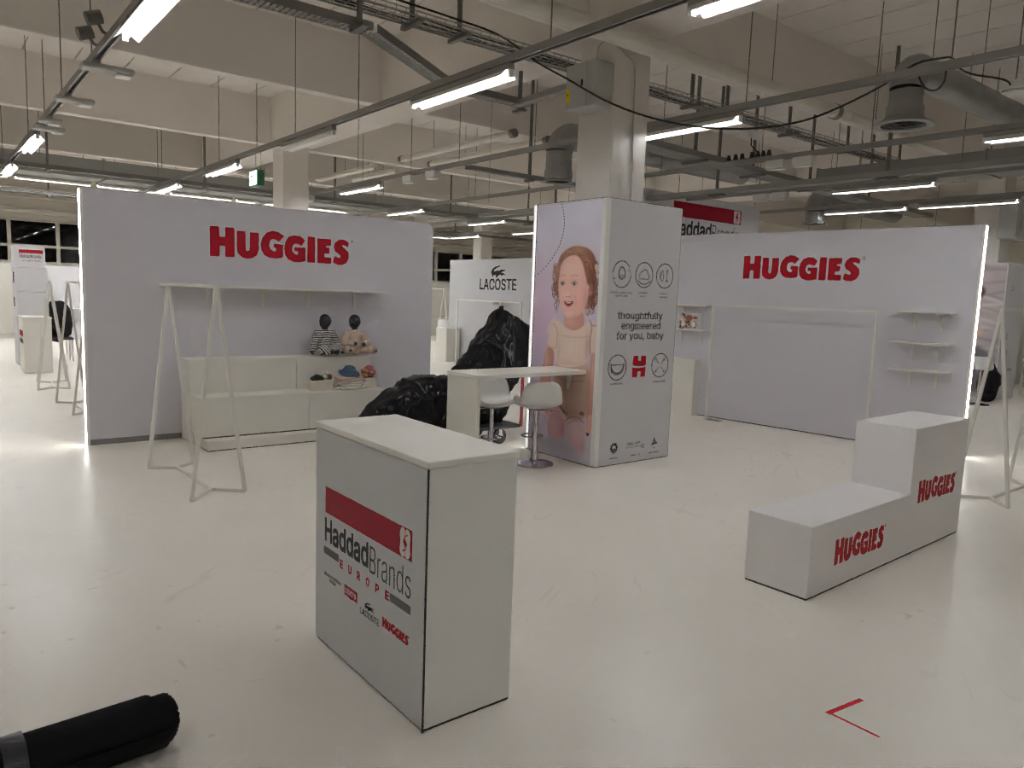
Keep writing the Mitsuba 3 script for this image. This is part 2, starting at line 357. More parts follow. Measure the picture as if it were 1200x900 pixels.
# batten: housing, reflector, tube, lamp holders (built about the middle of its length, along y)
BL = 1.52
def batten_parts():
    h = BL / 2
    housing = cat_([bx(-0.03, 0.03, -h, h, -0.055, -0.004, 0.004)])
    refl = []
    for s in (-1, 1):
        a = [(s * 0.028, -0.05), (s * 0.086, -0.103), (s * 0.082, -0.106), (s * 0.026, -0.057)]
        v = np.array([[p[0], y, p[1]] for y in (-h + 0.04, h - 0.04) for p in a])
        m = trimesh.convex.convex_hull(v)
        refl.append(m)
    tubem = tube([[0, -h + 0.03, -0.088], [0, h - 0.03, -0.088]], 0.014, 10)
    holders = [bx(-0.02, 0.02, -h, -h + 0.03, -0.105, -0.05), bx(-0.02, 0.02, h - 0.03, h, -0.105, -0.05)]
    clip = cat_([bx(-0.034, 0.034, y - 0.02, y + 0.02, -0.006, 0.002) for y in (-0.5, 0.5)])
    return housing, cat_(refl), tubem, holders, clip
_h, _rf, _tb, _ho, _cl = batten_parts()
P_house, P_refl = mikit.ply(_h, 'mat_galv'), mikit.ply(_rf, 'mat_reflector')
P_tube = mikit.ply(_tb, 'mat_off_tube', True, emitter={'type': 'area', 'radiance': {'type': 'rgb', 'value': [TUBE_RADIANCE * 0.985, TUBE_RADIANCE * 0.995, TUBE_RADIANCE * 1.02]}})
P_tube_off = mikit.ply(_tb, 'mat_off_tube', True)
P_hold = [mikit.ply(m, 'mat_white_plastic') for m in _ho]
P_clip = mikit.ply(_cl, 'mat_galv_dark')
def batten(x, y, lit, label, group='fluorescent battens on the tracks'):
    t = thing('fluorescent_batten', label, 'ceiling light', group)
    at = T().translate([x, y, TR_Z - 0.003])
    copy(t, 'housing', P_house, at); copy(t, 'reflector', P_refl, at)
    copy(t, 'tube', P_tube if lit else P_tube_off, at, 'glowing white tube' if lit else 'unlit white tube')
    for q in P_hold: copy(t, 'lamp_holder', q, at)
    copy(t, 'clip', P_clip, at)
    return t
ORD = ['nearest', 'second', 'third', 'fourth', 'fifth', 'sixth', 'seventh', 'eighth', 'ninth']
TNAME = {1.25: 'the leftmost track', 3.75: 'the track above the left logo wall', 6.2: 'the track right of the column', 8.62: 'the track beside the big spiral duct', 11.1: 'the track beyond the right logo wall', 13.5: 'the rightmost track in view'}
LIGHTS = {1.25: [(5.45, 1), (12.0, 1), (15.2, 1), (18.4, 1), (21.6, 1), (24.2, 1)],
          3.75: [(2.35, 1), (5.62, 1), (8.85, 0), (12.1, 1), (15.3, 1), (18.6, 1), (21.8, 1), (24.2, 1)],
          6.2: [(5.2, 1), (12.3, 1), (15.5, 1), (18.7, 1), (21.9, 1)],
          8.62: [(2.47, 1), (14.9, 1), (18.1, 1), (21.3, 1)],
          11.1: [(5.45, 1), (11.9, 1), (15.2, 1), (18.5, 1), (21.7, 1)],
          13.5: [(5.2, 1), (6.9, 1), (9.9, 1), (13.2, 1), (16.4, 1), (19.6, 1)]}
for x, ls in LIGHTS.items():
    for i, (y, lit) in enumerate(ls):
        batten(x, y, lit, f"{'lit' if lit else 'unlit'} fluorescent batten, {ORD[i]} along {TNAME[x]}")
for i, (x, y) in enumerate([(-1.2, 1.5), (-1.2, 8.0), (-1.2, 11.2), (-1.2, 14.5), (-1.2, 17.8), (-1.2, 21.0), (-1.2, 24.2), (-3.1, 14.5), (-3.1, 19.5)]):
    batten(x, y, 1, f'lit batten beyond the left picture edge, {ORD[i]} from the camera on the outer tracks', 'fluorescent battens outside the picture')
for i, (x, y) in enumerate([(1.25, -1.2), (3.75, -1.5), (11.1, 0.5)]):
    batten(x, y, 1, f'lit fluorescent batten over the camera, {ORD[i]} from the left', 'fluorescent battens outside the picture')
for i, (x, y) in enumerate([(17.9, 3.0), (17.9, 9.5), (17.9, 16.0)]):
    batten(x, y, 1, f'lit fluorescent batten beyond the right girder, {ORD[i]} from the camera', 'fluorescent battens outside the picture')

# ------------------------------------------------------------------ left logo wall
def logo_parts(t, o, u, w, h, v=(0, 0, 1)):
    """the word as one part per letter"""
    o, u, v = np.array(o, float), np.array(u, float), np.array(v, float)
    for k in ('H', 'U', 'G', 'g', 'I', 'E', 'S'):
        g = affinity.scale(HUG[k], w, h / 0.207, origin=(0, 0))
        part(t, 'letter', plane_mesh(g, o, u, v, 0.002), 'red')
    part(t, 'registered_mark', plane_mesh(affinity.scale(REG, w, h / 0.207, origin=(0, 0)), o, u, v, 0.002), 'red')
LWX0, LWX1, LWY, LWH = 1.244, 5.197, 8.25, 2.5
t = thing('logo_wall', 'wide lilac-white booth wall with red lettering, behind the stepped cream display boxes', 'booth wall')
LW = t
corner = 0.09
prof = Polygon([(LWX0 + 0.02, 0.06), (LWX1, 0.06), (LWX1, LWH - corner)] + [(LWX1 - corner + corner * math.cos(a), LWH - corner + corner * math.sin(a)) for a in np.linspace(0, PI / 2, 8)] + [(LWX0 + 0.02, LWH)])
pm = trimesh.creation.extrude_polygon(prof, 0.10, engine='earcut')
pm = trimesh.Trimesh(np.c_[pm.vertices[:, 0], LWY + 0.10 - pm.vertices[:, 2], pm.vertices[:, 1]], pm.faces, process=False); pm.fix_normals()
part(t, 'panel', pm, 'fabric')
part(t, 'skirting', bx(LWX0 + 0.03, LWX1 - 0.01, LWY + 0.015, LWY + 0.085, 0.0, 0.06), 'skirt', label='dark grey base strip')
part(t, 'edge_frame', bx(LWX0 - 0.004, LWX0 + 0.02, LWY - 0.002, LWY + 0.102, 0.0, LWH + 0.004), 'frame_white')
k = part(t, 'edge_light', bx(LWX0 - 0.010, LWX0 - 0.0045, LWY + 0.012, LWY + 0.09, 0.01, LWH - 0.01), 'off_tube', label='glowing white light strip in the edge')
scene[k]['emitter'] = {'type': 'area', 'radiance': {'type': 'rgb', 'value': [EDGE_RADIANCE, EDGE_RADIANCE * 0.98, EDGE_RADIANCE * 0.93]}}
logo_parts(t, (2.429, LWY, 1.91), (1, 0, 0), 1.62, 0.335)

# wall shelf with four brackets
t = thing('wall_shelf', 'long thin white shelf on brackets below the left logo lettering', 'shelf')
part(t, 'board', bx(1.93, 4.40, 7.93, LWY, 1.60, 1.622), 'white_metal')
for x in (2.40, 2.99, 3.52, 4.10):
    part(t, 'bracket', cat_([bx(x - 0.018, x + 0.018, LWY - 0.012, LWY, 1.40, 1.60), bx(x - 0.018, x + 0.018, LWY - 0.22, LWY, 1.585, 1.60)]), 'white_metal')

# stepped display: two tall boxes behind, two low boxes, one plinth
UX0, UX1, UXM, LXM = 2.12, 4.16, 3.25, 3.26
single('display_box', bx(UX0, UXM - 0.002, 7.92, LWY - 0.005, 0.0, 0.86, 0.003), 'cream', 'tall cream display box at the left, standing against the left logo wall', 'display box', 'boxes of the stepped display')
single('display_box', bx(UXM + 0.002, UX1, 7.92, LWY - 0.005, 0.0, 0.86, 0.003), 'cream', 'tall cream display box under the two doll mannequins', 'display box', 'boxes of the stepped display')
single('display_box', bx(UX0 + 0.01, LXM - 0.002, 7.6, 7.915, 0.112, 0.51, 0.003), 'cream', 'low empty cream box in the middle step, on the plinth at the left', 'display box', 'boxes of the stepped display')
single('display_box', bx(LXM + 0.002, UX1, 7.6, 7.915, 0.112, 0.51, 0.003), 'cream', 'low cream box in the middle step, carrying baskets and folded clothes', 'display box', 'boxes of the stepped display')
single('display_plinth', bx(UX0 + 0.03, UX1 + 0.02, 7.44, 7.915, 0.009, 0.10, 0.003), 'cream', 'long flat cream plinth at the foot of the stepped display', 'plinth')
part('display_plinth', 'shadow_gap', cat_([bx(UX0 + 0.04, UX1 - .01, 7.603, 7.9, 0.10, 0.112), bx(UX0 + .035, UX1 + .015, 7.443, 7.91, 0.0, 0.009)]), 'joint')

# ------------------------------------------------------------------ doll mannequins
def capsule_hull(p, q, r0, r1, n=1):
    s = trimesh.creation.icosphere(2).vertices
    return m3.Manifold.hull_points(np.vstack([s * r0 + p, s * r1 + q]).astype(np.float64))
def blend(bones, edge=0.008, it=10):
    m = m3.Manifold()
    for p, q, r0, r1 in bones:
        m = m + capsule_hull(np.array(p, float), np.array(q, float), r0, r1)
    m = m.refine_to_length(edge).to_mesh()
    tm = trimesh.Trimesh(m.vert_properties[:, :3], m.tri_verts)
    trimesh.smoothing.filter_taubin(tm, iterations=it)
    return tm
def doll(at, rot, mode, label):
    """a seated child-size display mannequin; x right, y back, z up from the seat"""
    t = thing('doll_mannequin', label, 'mannequin')
    M = trimesh.transformations.rotation_matrix(rot, [0, 0, 1]); M[:3, 3] = at
    if mode == 1:
        hands = [((-.155, -.02, .13), (-.195, -.06, .025)), ((.155, -.02, .13), (.190, -.06, .025))]
        knees = [((-.055, -.03, .055), (-.10, -.13, .075), (-.03, -.17, .03)), ((.055, -.03, .055), (.11, -.13, .075), (.03, -.19, .03))]
    else:
        hands = [((-.15, -.04, .13), (-.045, -.125, .125)), ((.15, -.04, .13), (.06, -.125, .115))]
        knees = [((-.055, -.03, .05), (-.14, -.12, .05), (-.15, -.20, .05)), ((.055, -.03, .05), (.14, -.11, .05), (.17, -.19, .04))]
    sh = [(-.095, .01, .232), (.095, .01, .232)]
    def make(infl, head, ends):
        b = [((0, 0, .06), (0, .01, .14), .078 + infl, .075 + infl), ((0, .01, .14), (0, .01, .215), .075 + infl, .066 + infl), (sh[0], sh[1], .036 + infl, .036 + infl)]
        if head:
            b += [((0, .01, .22), (0, 0, .30), .034, .032), ((0, .008, .345), (0, -.004, .375), .058, .068), ((0, -.002, .385), (0, .004, .400), .066, .058)]
        for s, (e, h) in zip(sh, hands):
            b += [(s, e, .035 + infl, .030 + infl), (e, np.array(e) * .25 + np.array(h) * .75, .030 + infl, .026 + infl)]
            if head: b += [(np.array(e) * .3 + np.array(h) * .7, h, .022, .020), (h, np.array(h) + [0.004, -.018, -.006], .020, .012), (h, np.array(h) + [.014 if h[0] < 0 else -.014, -.012, .006], .010, .008)]
        for hp, k, f in knees:
            b += [(hp, k, .048 + infl, .040 + infl), (k, np.array(k) * .2 + np.array(f) * .8, .038 + infl, .030 + infl)]
            if head: b += [(np.array(k) * .3 + np.array(f) * .7, f, .028, .026), (f, np.array(f) + [.0, -.035, .015], .026, .02)]
        return b
    body = blend(make(0.0, True, True), 0.009); body.apply_transform(M)
    part(t, 'body', body, 'doll_black', True, label='faceless black mannequin body')
    def dress(bones, m, name, lab):
        c = blend(bones, 0.009, 6)
        c.vertices += c.vertex_normals * (0.004 * (meshkit.fbm(c.vertices * 38, 3, 5) - 0.4))[:, None]
        c.apply_transform(M)
        part(t, name, c, m, True, label=lab)
    full = make(0.009, False, True)
    nleg = 4
    top, legs = full[:-nleg], full[-nleg:]
    if mode == 1:
        dress(top, 'stripes', 'sweater', 'black and white striped sweater'); dress(legs, 'stripes_leg', 'trousers', 'black and white striped trousers')
    else:
        dress(top, 'beige_knit', 'cardigan', 'beige knitted cardigan'); dress(legs, 'beige_knit', 'trousers', 'beige trousers')
        for hp, k, f in knees:
            c = blend([(np.array(k) * .25 + np.array(f) * .75, f, .034, .032), (f, np.array(f) + [0, -.035, .03], .032, .026)], 0.01); c.apply_transform(M)
            part(t, 'sock', c, 'beige_knit', True)
doll((3.63, 8.03, 0.885), 0.12, 1, 'black doll mannequin in a black and white striped outfit, sitting on the tall box')
doll((4.0, 8.03, 0.885), -0.05, 2, 'black doll mannequin in beige knitwear, sitting beside the striped doll')

# baskets, folded clothes and a hat on the low step
def basket(x, y, z, w, h, label, fill):
    t = thing('fabric_basket', label, 'basket', 'small fabric baskets on the step')
    o = sbox(-w / 2, -w / 2.4, w / 2, w / 2.4).buffer(0.012)
    i = o.buffer(-0.008)
    a = trimesh.creation.extrude_polygon(o.difference(i), h, engine='earcut'); b = trimesh.creation.extrude_polygon(o, 0.006, engine='earcut')
    m = cat_([a, b]); m.vertices[:, :2] *= (0.9 + 0.1 * m.vertices[:, 2:3] / h); m.apply_translation([x, y, z])
    part(t, 'body', m, 'basket')
    part(t, 'rim', trimesh.Trimesh(*(lambda q: (q.vertices + [x, y, z + h - 0.022], q.faces))(trimesh.creation.extrude_polygon(o.buffer(0.002).difference(i), 0.024, engine='earcut')), process=False), 'basket')
    for j, (dx, dy, dz, r, m) in enumerate(fill):
        s = trimesh.creation.icosphere(3); n = meshkit.fbm(s.vertices * 3 + j * 7 + x * 11, 3, 2)
        s.vertices *= (r * (0.75 + 0.5 * n))[:, None]; s.vertices[:, 2] *= 0.8
        s.apply_translation([x + dx, y + dy, z + h + dz])
        single('rolled_sock', s, m, f"rolled {FILLNAME[m]} {ROLLPOS[j]} in the {label.split(' basket')[0]} basket", 'rolled sock', 'rolled baby clothes in the baskets', smooth=True)
FILLNAME = {'leaf_dark': 'dark green bundle', 'brown': 'brown bundle', 'rust': 'rust-coloured bundle', 'pink': 'pink bundle', 'beige_knit': 'beige bundle', 'print_cream': 'cream spotted bundle'}
ROLLPOS = ['at the left', 'in the middle', 'at the right', 'on top', 'at the back']
basket(3.40, 7.72, 0.512, 0.135, 0.115, 'leftmost beige basket on the step', [(-.03, 0, .012, .042, 'leaf_dark'), (.035, .0, .014, .044, 'leaf_dark'), (.0, .0, .03, .042, 'leaf_dark')])
basket(3.535, 7.79, 0.512, 0.115, 0.11, 'second beige basket beside the folded pile', [(-.02, 0, .02, .045, 'print_cream'), (.03, .0, .025, .045, 'brown'), (.0, .02, .05, .05, 'print_cream')])
basket(4.04, 7.74, 0.512, 0.125, 0.115, 'rightmost beige basket with pink rolls', [(-.04, .0, .02, .04, 'rust'), (.02, .0, .03, .04, 'brown'), (.045, .02, .06, .05, 'pink'), (.02, .03, .10, .05, 'pink'), (-.03, .04, .07, .045, 'rust')])
def folded(x, y, z, w, d, h, m, label, seed):
    s = sbox(-w / 2, -d / 2, w / 2, d / 2).buffer(0.012, 3)
    g = trimesh.creation.box(extents=[w, d, h])
    for _ in range(4): g = g.subdivide()
    v = g.vertices
    ry = np.clip(np.abs(v[:, 2]) / (h / 2), 0, 1)
    v[:, 1] += np.sign(v[:, 1]) * (h * 0.4) * (1 - ry ** 2) * (np.abs(v[:, 1]) > d * 0.49)
    v[:, 0] += np.sign(v[:, 0]) * (h * 0.25) * (1 - ry ** 2) * (np.abs(v[:, 0]) > w * 0.49)
    v[:, 2] += 0.007 * (meshkit.fbm(np.c_[v[:, :2] * 14, np.full(len(v), seed * 1.0)], 3, seed) - 0.5)
    g.vertices = v; g.apply_translation([x, y, z + h / 2])
    single('folded_garment', g, m, label, 'folded clothes', 'folded baby clothes in the pile', smooth=40)
zz = 0.514
for i, (w, d, h, m, dx, lab) in enumerate([(.36, .20, .030, 'print_cream', 0.0, 'cream spotted garment folded at the bottom of the pile'), (.35, .20, .026, 'print_cream', .01, 'cream spotted garment, second from the bottom of the pile'),
        (.30, .19, .026, 'print_rose', -.01, 'rose patterned garment folded in the middle of the pile'), (.30, .18, .024, 'beige_knit', .02, 'beige garment folded above the rose one in the pile'), (.28, .18, .026, 'print_rose', -.01, 'rose patterned garment folded on top of the pile, under the blue hat')]):
    folded(3.79 + dx, 7.75, zz, w, d, h, m, lab, i + 1); zz += h + 0.002
t = thing('bucket_hat', 'blue fabric sun hat lying on top of the folded pile', 'hat')
hp = [(0.001, .085), (.04, .083), (.062, .07), (.07, .045), (.074, .02), (.10, .006), (.122, .0), (.12, .004), (.08, .024), (.073, .045)]
hat = lathe(hp, 28); hat.vertices[:, 2] += 0.008 * np.sin(3 * np.arctan2(hat.vertices[:, 1], hat.vertices[:, 0])) * (np.hypot(hat.vertices[:, 0], hat.vertices[:, 1]) > .09)
hat.apply_transform(trimesh.transformations.rotation_matrix(0.25, [1, 0, 0])); hat.apply_translation([3.80, 7.75, zz + 0.03])
part(t, 'crown', hat, 'denim', True)
part(t, 'band', trimesh.Trimesh(*(lambda q: (q.vertices, q.faces))(tube([[3.80 + .078 * math.cos(a), 7.75 + .078 * math.sin(a) * .97, zz + 0.05 + .018 * math.sin(a)] for a in np.linspace(0, 2 * PI, 25)], 0.004, 6)), process=False), 'denim', True)
s = trimesh.creation.icosphere(3); s.vertices *= [.13, .07, .055]; s.vertices += s.vertex_normals * (0.02 * (meshkit.fbm(s.vertices * 25, 3, 9) - .5))[:, None]; s.apply_translation([3.62, 7.83, 0.60])
single('crumpled_blanket', s, 'print_cream', 'cream spotted blanket crumpled at the left of the folded pile', 'blanket', smooth=True)

# ------------------------------------------------------------------ A-frame clothes racks
def a_rack(feet_a, apex_a, j_a, feet_b, apex_b, j_b, label, w=0.026, m='white_metal', group='A-frame clothes racks'):
    t = thing('clothes_rack', label, 'clothes rack', group)
    f = lambda p, z=None: np.array([p[0], p[1], w / 2 if z is None else z])
    for feet, apex, j in ((feet_a, apex_a, j_a), (feet_b, apex_b, j_b)):
        for p in feet:
            part(t, 'leg', bar(f(p), apex, w), m)
            part(t, 'foot_bar', bar(f(p), f(j), w), m)
    part(t, 'base_bar', bar(f(j_a), f(j_b), w), m)
    part(t, 'hanging_rail', bar(apex_a, apex_b, w), m)
    return t
a_rack([(1.512, 6.975), (1.903, 7.021)], (1.7075, 7.0, 1.62), (1.725, 6.869), [(1.543, 5.763), (1.964, 5.824)], (1.7535, 5.80, 1.62), (1.755, 6.004), 'white A-frame clothes rack standing before the stepped display')
a_rack([(7.131, 2.60), (7.137, 2.177)], (7.134, 2.385, 1.67), (7.345, 2.385), [(8.39, 2.58), (8.39, 2.18)], (8.39, 2.385, 1.67), (8.17, 2.385), 'white A-frame clothes rack at the right edge, beside the stepped podium')
a_rack([(1.36, 11.356), (1.70, 11.35)], (1.535, 11.35, 1.59), (1.53, 11.2), [(1.393, 10.203), (1.78, 10.2)], (1.59, 10.2, 1.59), (1.56, 10.35), 'grey-white A-frame rack just behind the edge of the left logo wall')
a_rack([(1.298, 12.70), (1.70, 12.72)], (1.50, 12.71, 1.59), (1.49, 12.9), [(1.40, 13.75), (1.79, 13.7)], (1.60, 13.72, 1.59), (1.58, 13.55), 'grey-white A-frame rack farthest left, beside the distant panel tower')

# ------------------------------------------------------------------ the counter in front
KX0, KX1, KY0, KY1, KH = 1.401, 1.815, 2.22, 3.182, 1.035
t = thing('promotion_counter', 'tall white counter nearest the camera, printed with a red bar and dark lettering', 'counter')
part(t, 'body', bx(KX0 + 0.004, KX1, KY0 + 0.004, KY1, 0.009, KH - 0.028, 0.002), 'melamine_cool')
part(t, 'front_panel', bx(KX0, KX0 + 0.0035, KY0 + 0.006, KY1, 0.010, KH - 0.03), 'counter_front', label='grey-white printed front panel')
part(t, 'top', bx(KX0 - 0.006, KX1 + 0.004, KY0 - 0.006, KY1 + 0.004, KH - 0.026, KH, 0.004), 'melamine', label='cream white top board')
part(t, 'edge_joint', bx(KX0 - 0.0015, KX0 + 0.005, KY0 - 0.0015, KY0 + 0.0035, 0.0, KH - 0.028), 'joint')
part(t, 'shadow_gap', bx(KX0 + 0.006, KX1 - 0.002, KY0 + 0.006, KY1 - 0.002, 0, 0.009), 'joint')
CU = lambda g, d=0.0012: plane_mesh(g, (KX0, KY1, 0), (0, -1, 0), (0, 0, 1), d)
part(t, 'red_bar', CU(sbox(.104, .632, .862, .752)), 'red_dark')
part(t, 'emblem', CU(affinity.translate(affinity.scale(emblem(.118), .80, 1.0, origin=(0, 0)), .812, .692), 0.002), 'print_white')
part(t, 'lettering', CU(fit(text_poly('Haddad', .1, weight=.035), .099, .497, .517, .608)), 'print_dark')
part(t, 'lettering', CU(fit(text_poly('Brands', .1, weight=-.022), .532, .484, .858, .600)), 'print_dark')
part(t, 'grey_bar', CU(sbox(.089, .438, .242, .472)), 'print_grey'); part(t, 'grey_bar', CU(sbox(.702, .424, .860, .458)), 'print_grey')
for i, c in enumerate('EUROPE'): part(t, 'letter', CU(fit(text_poly(c, .04, weight=.05), .256 + i * .0815, .420, .256 + i * .0815 + .030, .458)), 'red')
part(t, 'lettering', CU(unary_union([fit(text_poly('abercrombie', .02), .094, .338, .268, .356), fit(text_poly('kids', .02), .150, .318, .213, .336)])), 'print_dark')
part(t, 'red_tab', CU(Polygon([(.303, .360), (.424, .360), (.424, .312), (.395, .316), (.363, .309), (.331, .316), (.303, .312)])), 'red_dark')
part(t, 'lettering', CU(fit(text_poly("LEVI'S", .02, weight=.02), .314, .325, .413, .350), 0.002), 'print_white')
part(t, 'crocodile', CU(affinity.translate(affinity.scale(CROC, .165, .125, origin=(0, 0)), .494, .318)), 'print_black')
part(t, 'lettering', CU(fit(text_poly('LACOSTE', .03), .452, .284, .617, .312)), 'print_black')
part(t, 'lettering', CU(affinity.translate(huggies(.207, .045), .645, .295)), 'red')

# ------------------------------------------------------------------ stepped podium on the right
pd = np.array([0.9995, 0.0275]); pn = np.array([-0.0275, 0.9995])
t = thing('stepped_podium', 'white two-step podium with red lettering printed twice on its side', 'podium')
po = np.array([3.812, 2.078])
def pbox(a0, a1, d0, d1, z0, z1):
    c = po + pd * (a0 + a1) / 2 + pn * (d0 + d1) / 2
    return obox(c, pd, pn, a1 - a0, d1 - d0, z0, z1)
part(t, 'low_step', pbox(0.0, 1.27, 0, 0.395, 0.012, 0.424), 'podium'); part(t, 'high_step', pbox(1.2705, 2.19, 0, 0.395, 0.012, 0.862), 'podium')
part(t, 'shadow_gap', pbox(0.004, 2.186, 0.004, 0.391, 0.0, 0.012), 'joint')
u3 = np.array([pd[0], pd[1], 0])
for (x, z, w, h) in ((0.29, 0.135, 0.64, 0.165), (1.40, 0.335, 0.64, 0.165)):
    part(t, 'lettering', plane_mesh(huggies(w, h), np.array([po[0], po[1], 0]) + u3 * x + [0, 0, z], u3, (0, 0, 1), 0.0015), 'red')

# ------------------------------------------------------------------ column cladding with the baby poster
CX0, CX1, CY0, CY1, CH = 5.055, 6.139, 5.025, 6.081, 2.571
t = thing('column_cladding', 'tall white box around the column with a toddler poster and printed icons', 'display column')
part(t, 'panel', cat_([bx(CX0, CX0 + 0.02, CY0 + 0.021, CY1, 0.008, CH), bx(CX1 - 0.02, CX1, CY0 + 0.021, CY1, 0.008, CH), bx(CX0 + 0.021, CX1 - 0.021, CY1 - 0.02, CY1, 0.008, CH)]), 'fabric_white')
part(t, 'front_panel', bx(CX0, CX1, CY0, CY0 + 0.02, 0.008, CH), 'fabric_white')
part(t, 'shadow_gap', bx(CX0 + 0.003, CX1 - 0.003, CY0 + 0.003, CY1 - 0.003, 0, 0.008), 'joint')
part(t, 'top_cap', cat_([bx(CX0, CX1, CY0, CY0 + 0.03, CH, CH + 0.004), bx(CX0, CX0 + 0.03, CY0 + 0.03, CY1, CH, CH + 0.004), bx(CX0 + 0.03, CX1, CY1 - 0.03, CY1, CH, CH + 0.004), bx(CX1 - 0.03, CX1, CY0 + 0.03, CY1 - 0.03, CH, CH + 0.004)]), 'joint')
part(t, 'poster_frame', cat_([bx(CX0 - 0.006, CX0 + 0.001, CY0 + 0.0, CY0 + 0.055, 0.02, CH - 0.005), bx(CX0 - 0.006, CX0 + 0.001, CY1 - 0.012, CY1, 0.02, CH - 0.005)]), 'frame_white')
k = part(t, 'edge_light', bx(CX0 + 0.004, CX0 + 0.05, CY1 + 0.0005, CY1 + 0.006, 0.02, CH - 0.02), 'off_tube', label='glowing light strip at the back edge')
scene[k]['emitter'] = {'type': 'area', 'radiance': {'type': 'rgb', 'value': [EDGE_RADIANCE, EDGE_RADIANCE * 0.98, EDGE_RADIANCE * 0.93]}}
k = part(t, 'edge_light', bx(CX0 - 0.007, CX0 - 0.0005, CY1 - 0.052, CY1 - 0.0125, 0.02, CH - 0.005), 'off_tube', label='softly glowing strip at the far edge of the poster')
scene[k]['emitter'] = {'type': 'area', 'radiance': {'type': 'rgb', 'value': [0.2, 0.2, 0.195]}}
part(t, 'corner_joint', bx(CX0 + 0.0, CX0 + 0.05, CY0 - 0.003, CY0, 0.01, CH), 'frame_white')
part(t, 'edge_joint', bx(CX1, CX1 + 0.003, CY0 - 0.001, CY0 + 0.004, 0.0, CH), 'joint')
part(t, 'edge_joint', cat_([bx(CX0 - 0.0075, CX0 - 0.0005, CY1 - 0.058, CY1 - 0.053, 0.02, CH)]), 'joint')

def _poly_sd(px, py, pts):
    pts = np.asarray(pts, float)
    d = np.full(px.shape, 1e9); s = np.ones(px.shape)
    for i in range(len(pts)):
        a, b = pts[i], pts[i - 1]
        e = b - a; wx, wy = px - a[0], py - a[1]
        q = np.clip((wx * e[0] + wy * e[1]) / (e @ e), 0, 1)
        d = np.minimum(d, (wx - e[0] * q) ** 2 + (wy - e[1] * q) ** 2)
        c1, c2, c3 = py >= a[1], py < b[1], e[0] * wy > e[1] * wx
        s = np.where((c1 & c2 & c3) | (~c1 & ~c2 & ~c3), -s, s)
    return s * np.sqrt(d)
class Painter:
    """flat print: soft-edged shapes of colour in the poster's own metres"""
    soft = 2
    def __init__(self, w, h, n, z0=0.0):
        self.nu, self.nv = int(w / n) + 1, int(h / n) + 1
        self.u, self.v = np.meshgrid(np.linspace(0, w, self.nu), np.linspace(z0, z0 + h, self.nv))
        self.c = np.zeros(self.u.shape + (3,))
    def cover(self, d, blur): 
        q = np.clip(0.5 - d / blur, 0, 1); return (q * q * (3 - 2 * q))[..., None]
    def put(self, k, col): self.c = self.c * (1 - k) + k * lin(*col)
    def poly(self, pts, col, blur=0.012, a=1.0, r=0.0):
        pts = np.asarray(pts, float)
        for _ in range(self.soft): pts = np.stack([pts * .75 + np.roll(pts, -1, 0) * .25, pts * .25 + np.roll(pts, -1, 0) * .75], 1).reshape(-1, 2)
        self.put(a * self.cover(_poly_sd(self.u, self.v, pts) - r, blur), col)
    def ell(self, x, y, rx, ry, col, rot=0.0, blur=0.012, a=1.0):
        c, s = math.cos(rot), math.sin(rot)
        X, Y = (self.u - x) * c + (self.v - y) * s, -(self.u - x) * s + (self.v - y) * c
        q = np.sqrt((X / rx) ** 2 + (Y / ry) ** 2)
        self.put(a * self.cover((q - 1) * min(rx, ry), blur), col)
    def stroke(self, pts, w, col, blur=0.006, a=1.0):
        pts = np.asarray(pts, float)
        if len(pts) > 2: pts = np.vstack([pts[:1], np.stack([pts[:-1] * .75 + pts[1:] * .25, pts[:-1] * .25 + pts[1:] * .75], 1).reshape(-1, 2), pts[-1:]])
        # only the grid points near the line
        m = w / 2 + blur; du, dv = self.u[0, 1] - self.u[0, 0], self.v[1, 0] - self.v[0, 0]
        i0, i1 = max(0, int((pts[:, 0].min() - m - self.u[0, 0]) / du)), int((pts[:, 0].max() + m - self.u[0, 0]) / du) + 2
        j0, j1 = max(0, int((pts[:, 1].min() - m - self.v[0, 0]) / dv)), int((pts[:, 1].max() + m - self.v[0, 0]) / dv) + 2
        if i1 <= 0 or j1 <= 0: return
        U, V = self.u[j0:j1, i0:i1], self.v[j0:j1, i0:i1]
        d = np.full(U.shape, 1e9)
        for p, q in zip(pts[:-1], pts[1:]):
            p, q = np.array(p), np.array(q); e = q - p
            k = np.clip(((U - p[0]) * e[0] + (V - p[1]) * e[1]) / (e @ e + 1e-12), 0, 1)
            d = np.minimum(d, np.hypot(U - p[0] - e[0] * k, V - p[1] - e[1] * k))
        k = a * self.cover(d - w / 2, blur)
        self.c[j0:j1, i0:i1] = self.c[j0:j1, i0:i1] * (1 - k) + k * lin(*col)
    def mesh(self, place):
        v = place(self.u.ravel(), self.v.ravel())
        i = np.arange(self.nu * self.nv).reshape(self.nv, self.nu)
        f = np.vstack([np.c_[i[:-1, :-1].ravel(), i[:-1, 1:].ravel(), i[1:, 1:].ravel()], np.c_[i[:-1, :-1].ravel(), i[1:, 1:].ravel(), i[1:, :-1].ravel()]])
        return trimesh.Trimesh(v, f, process=False), self.c.reshape(-1, 3)
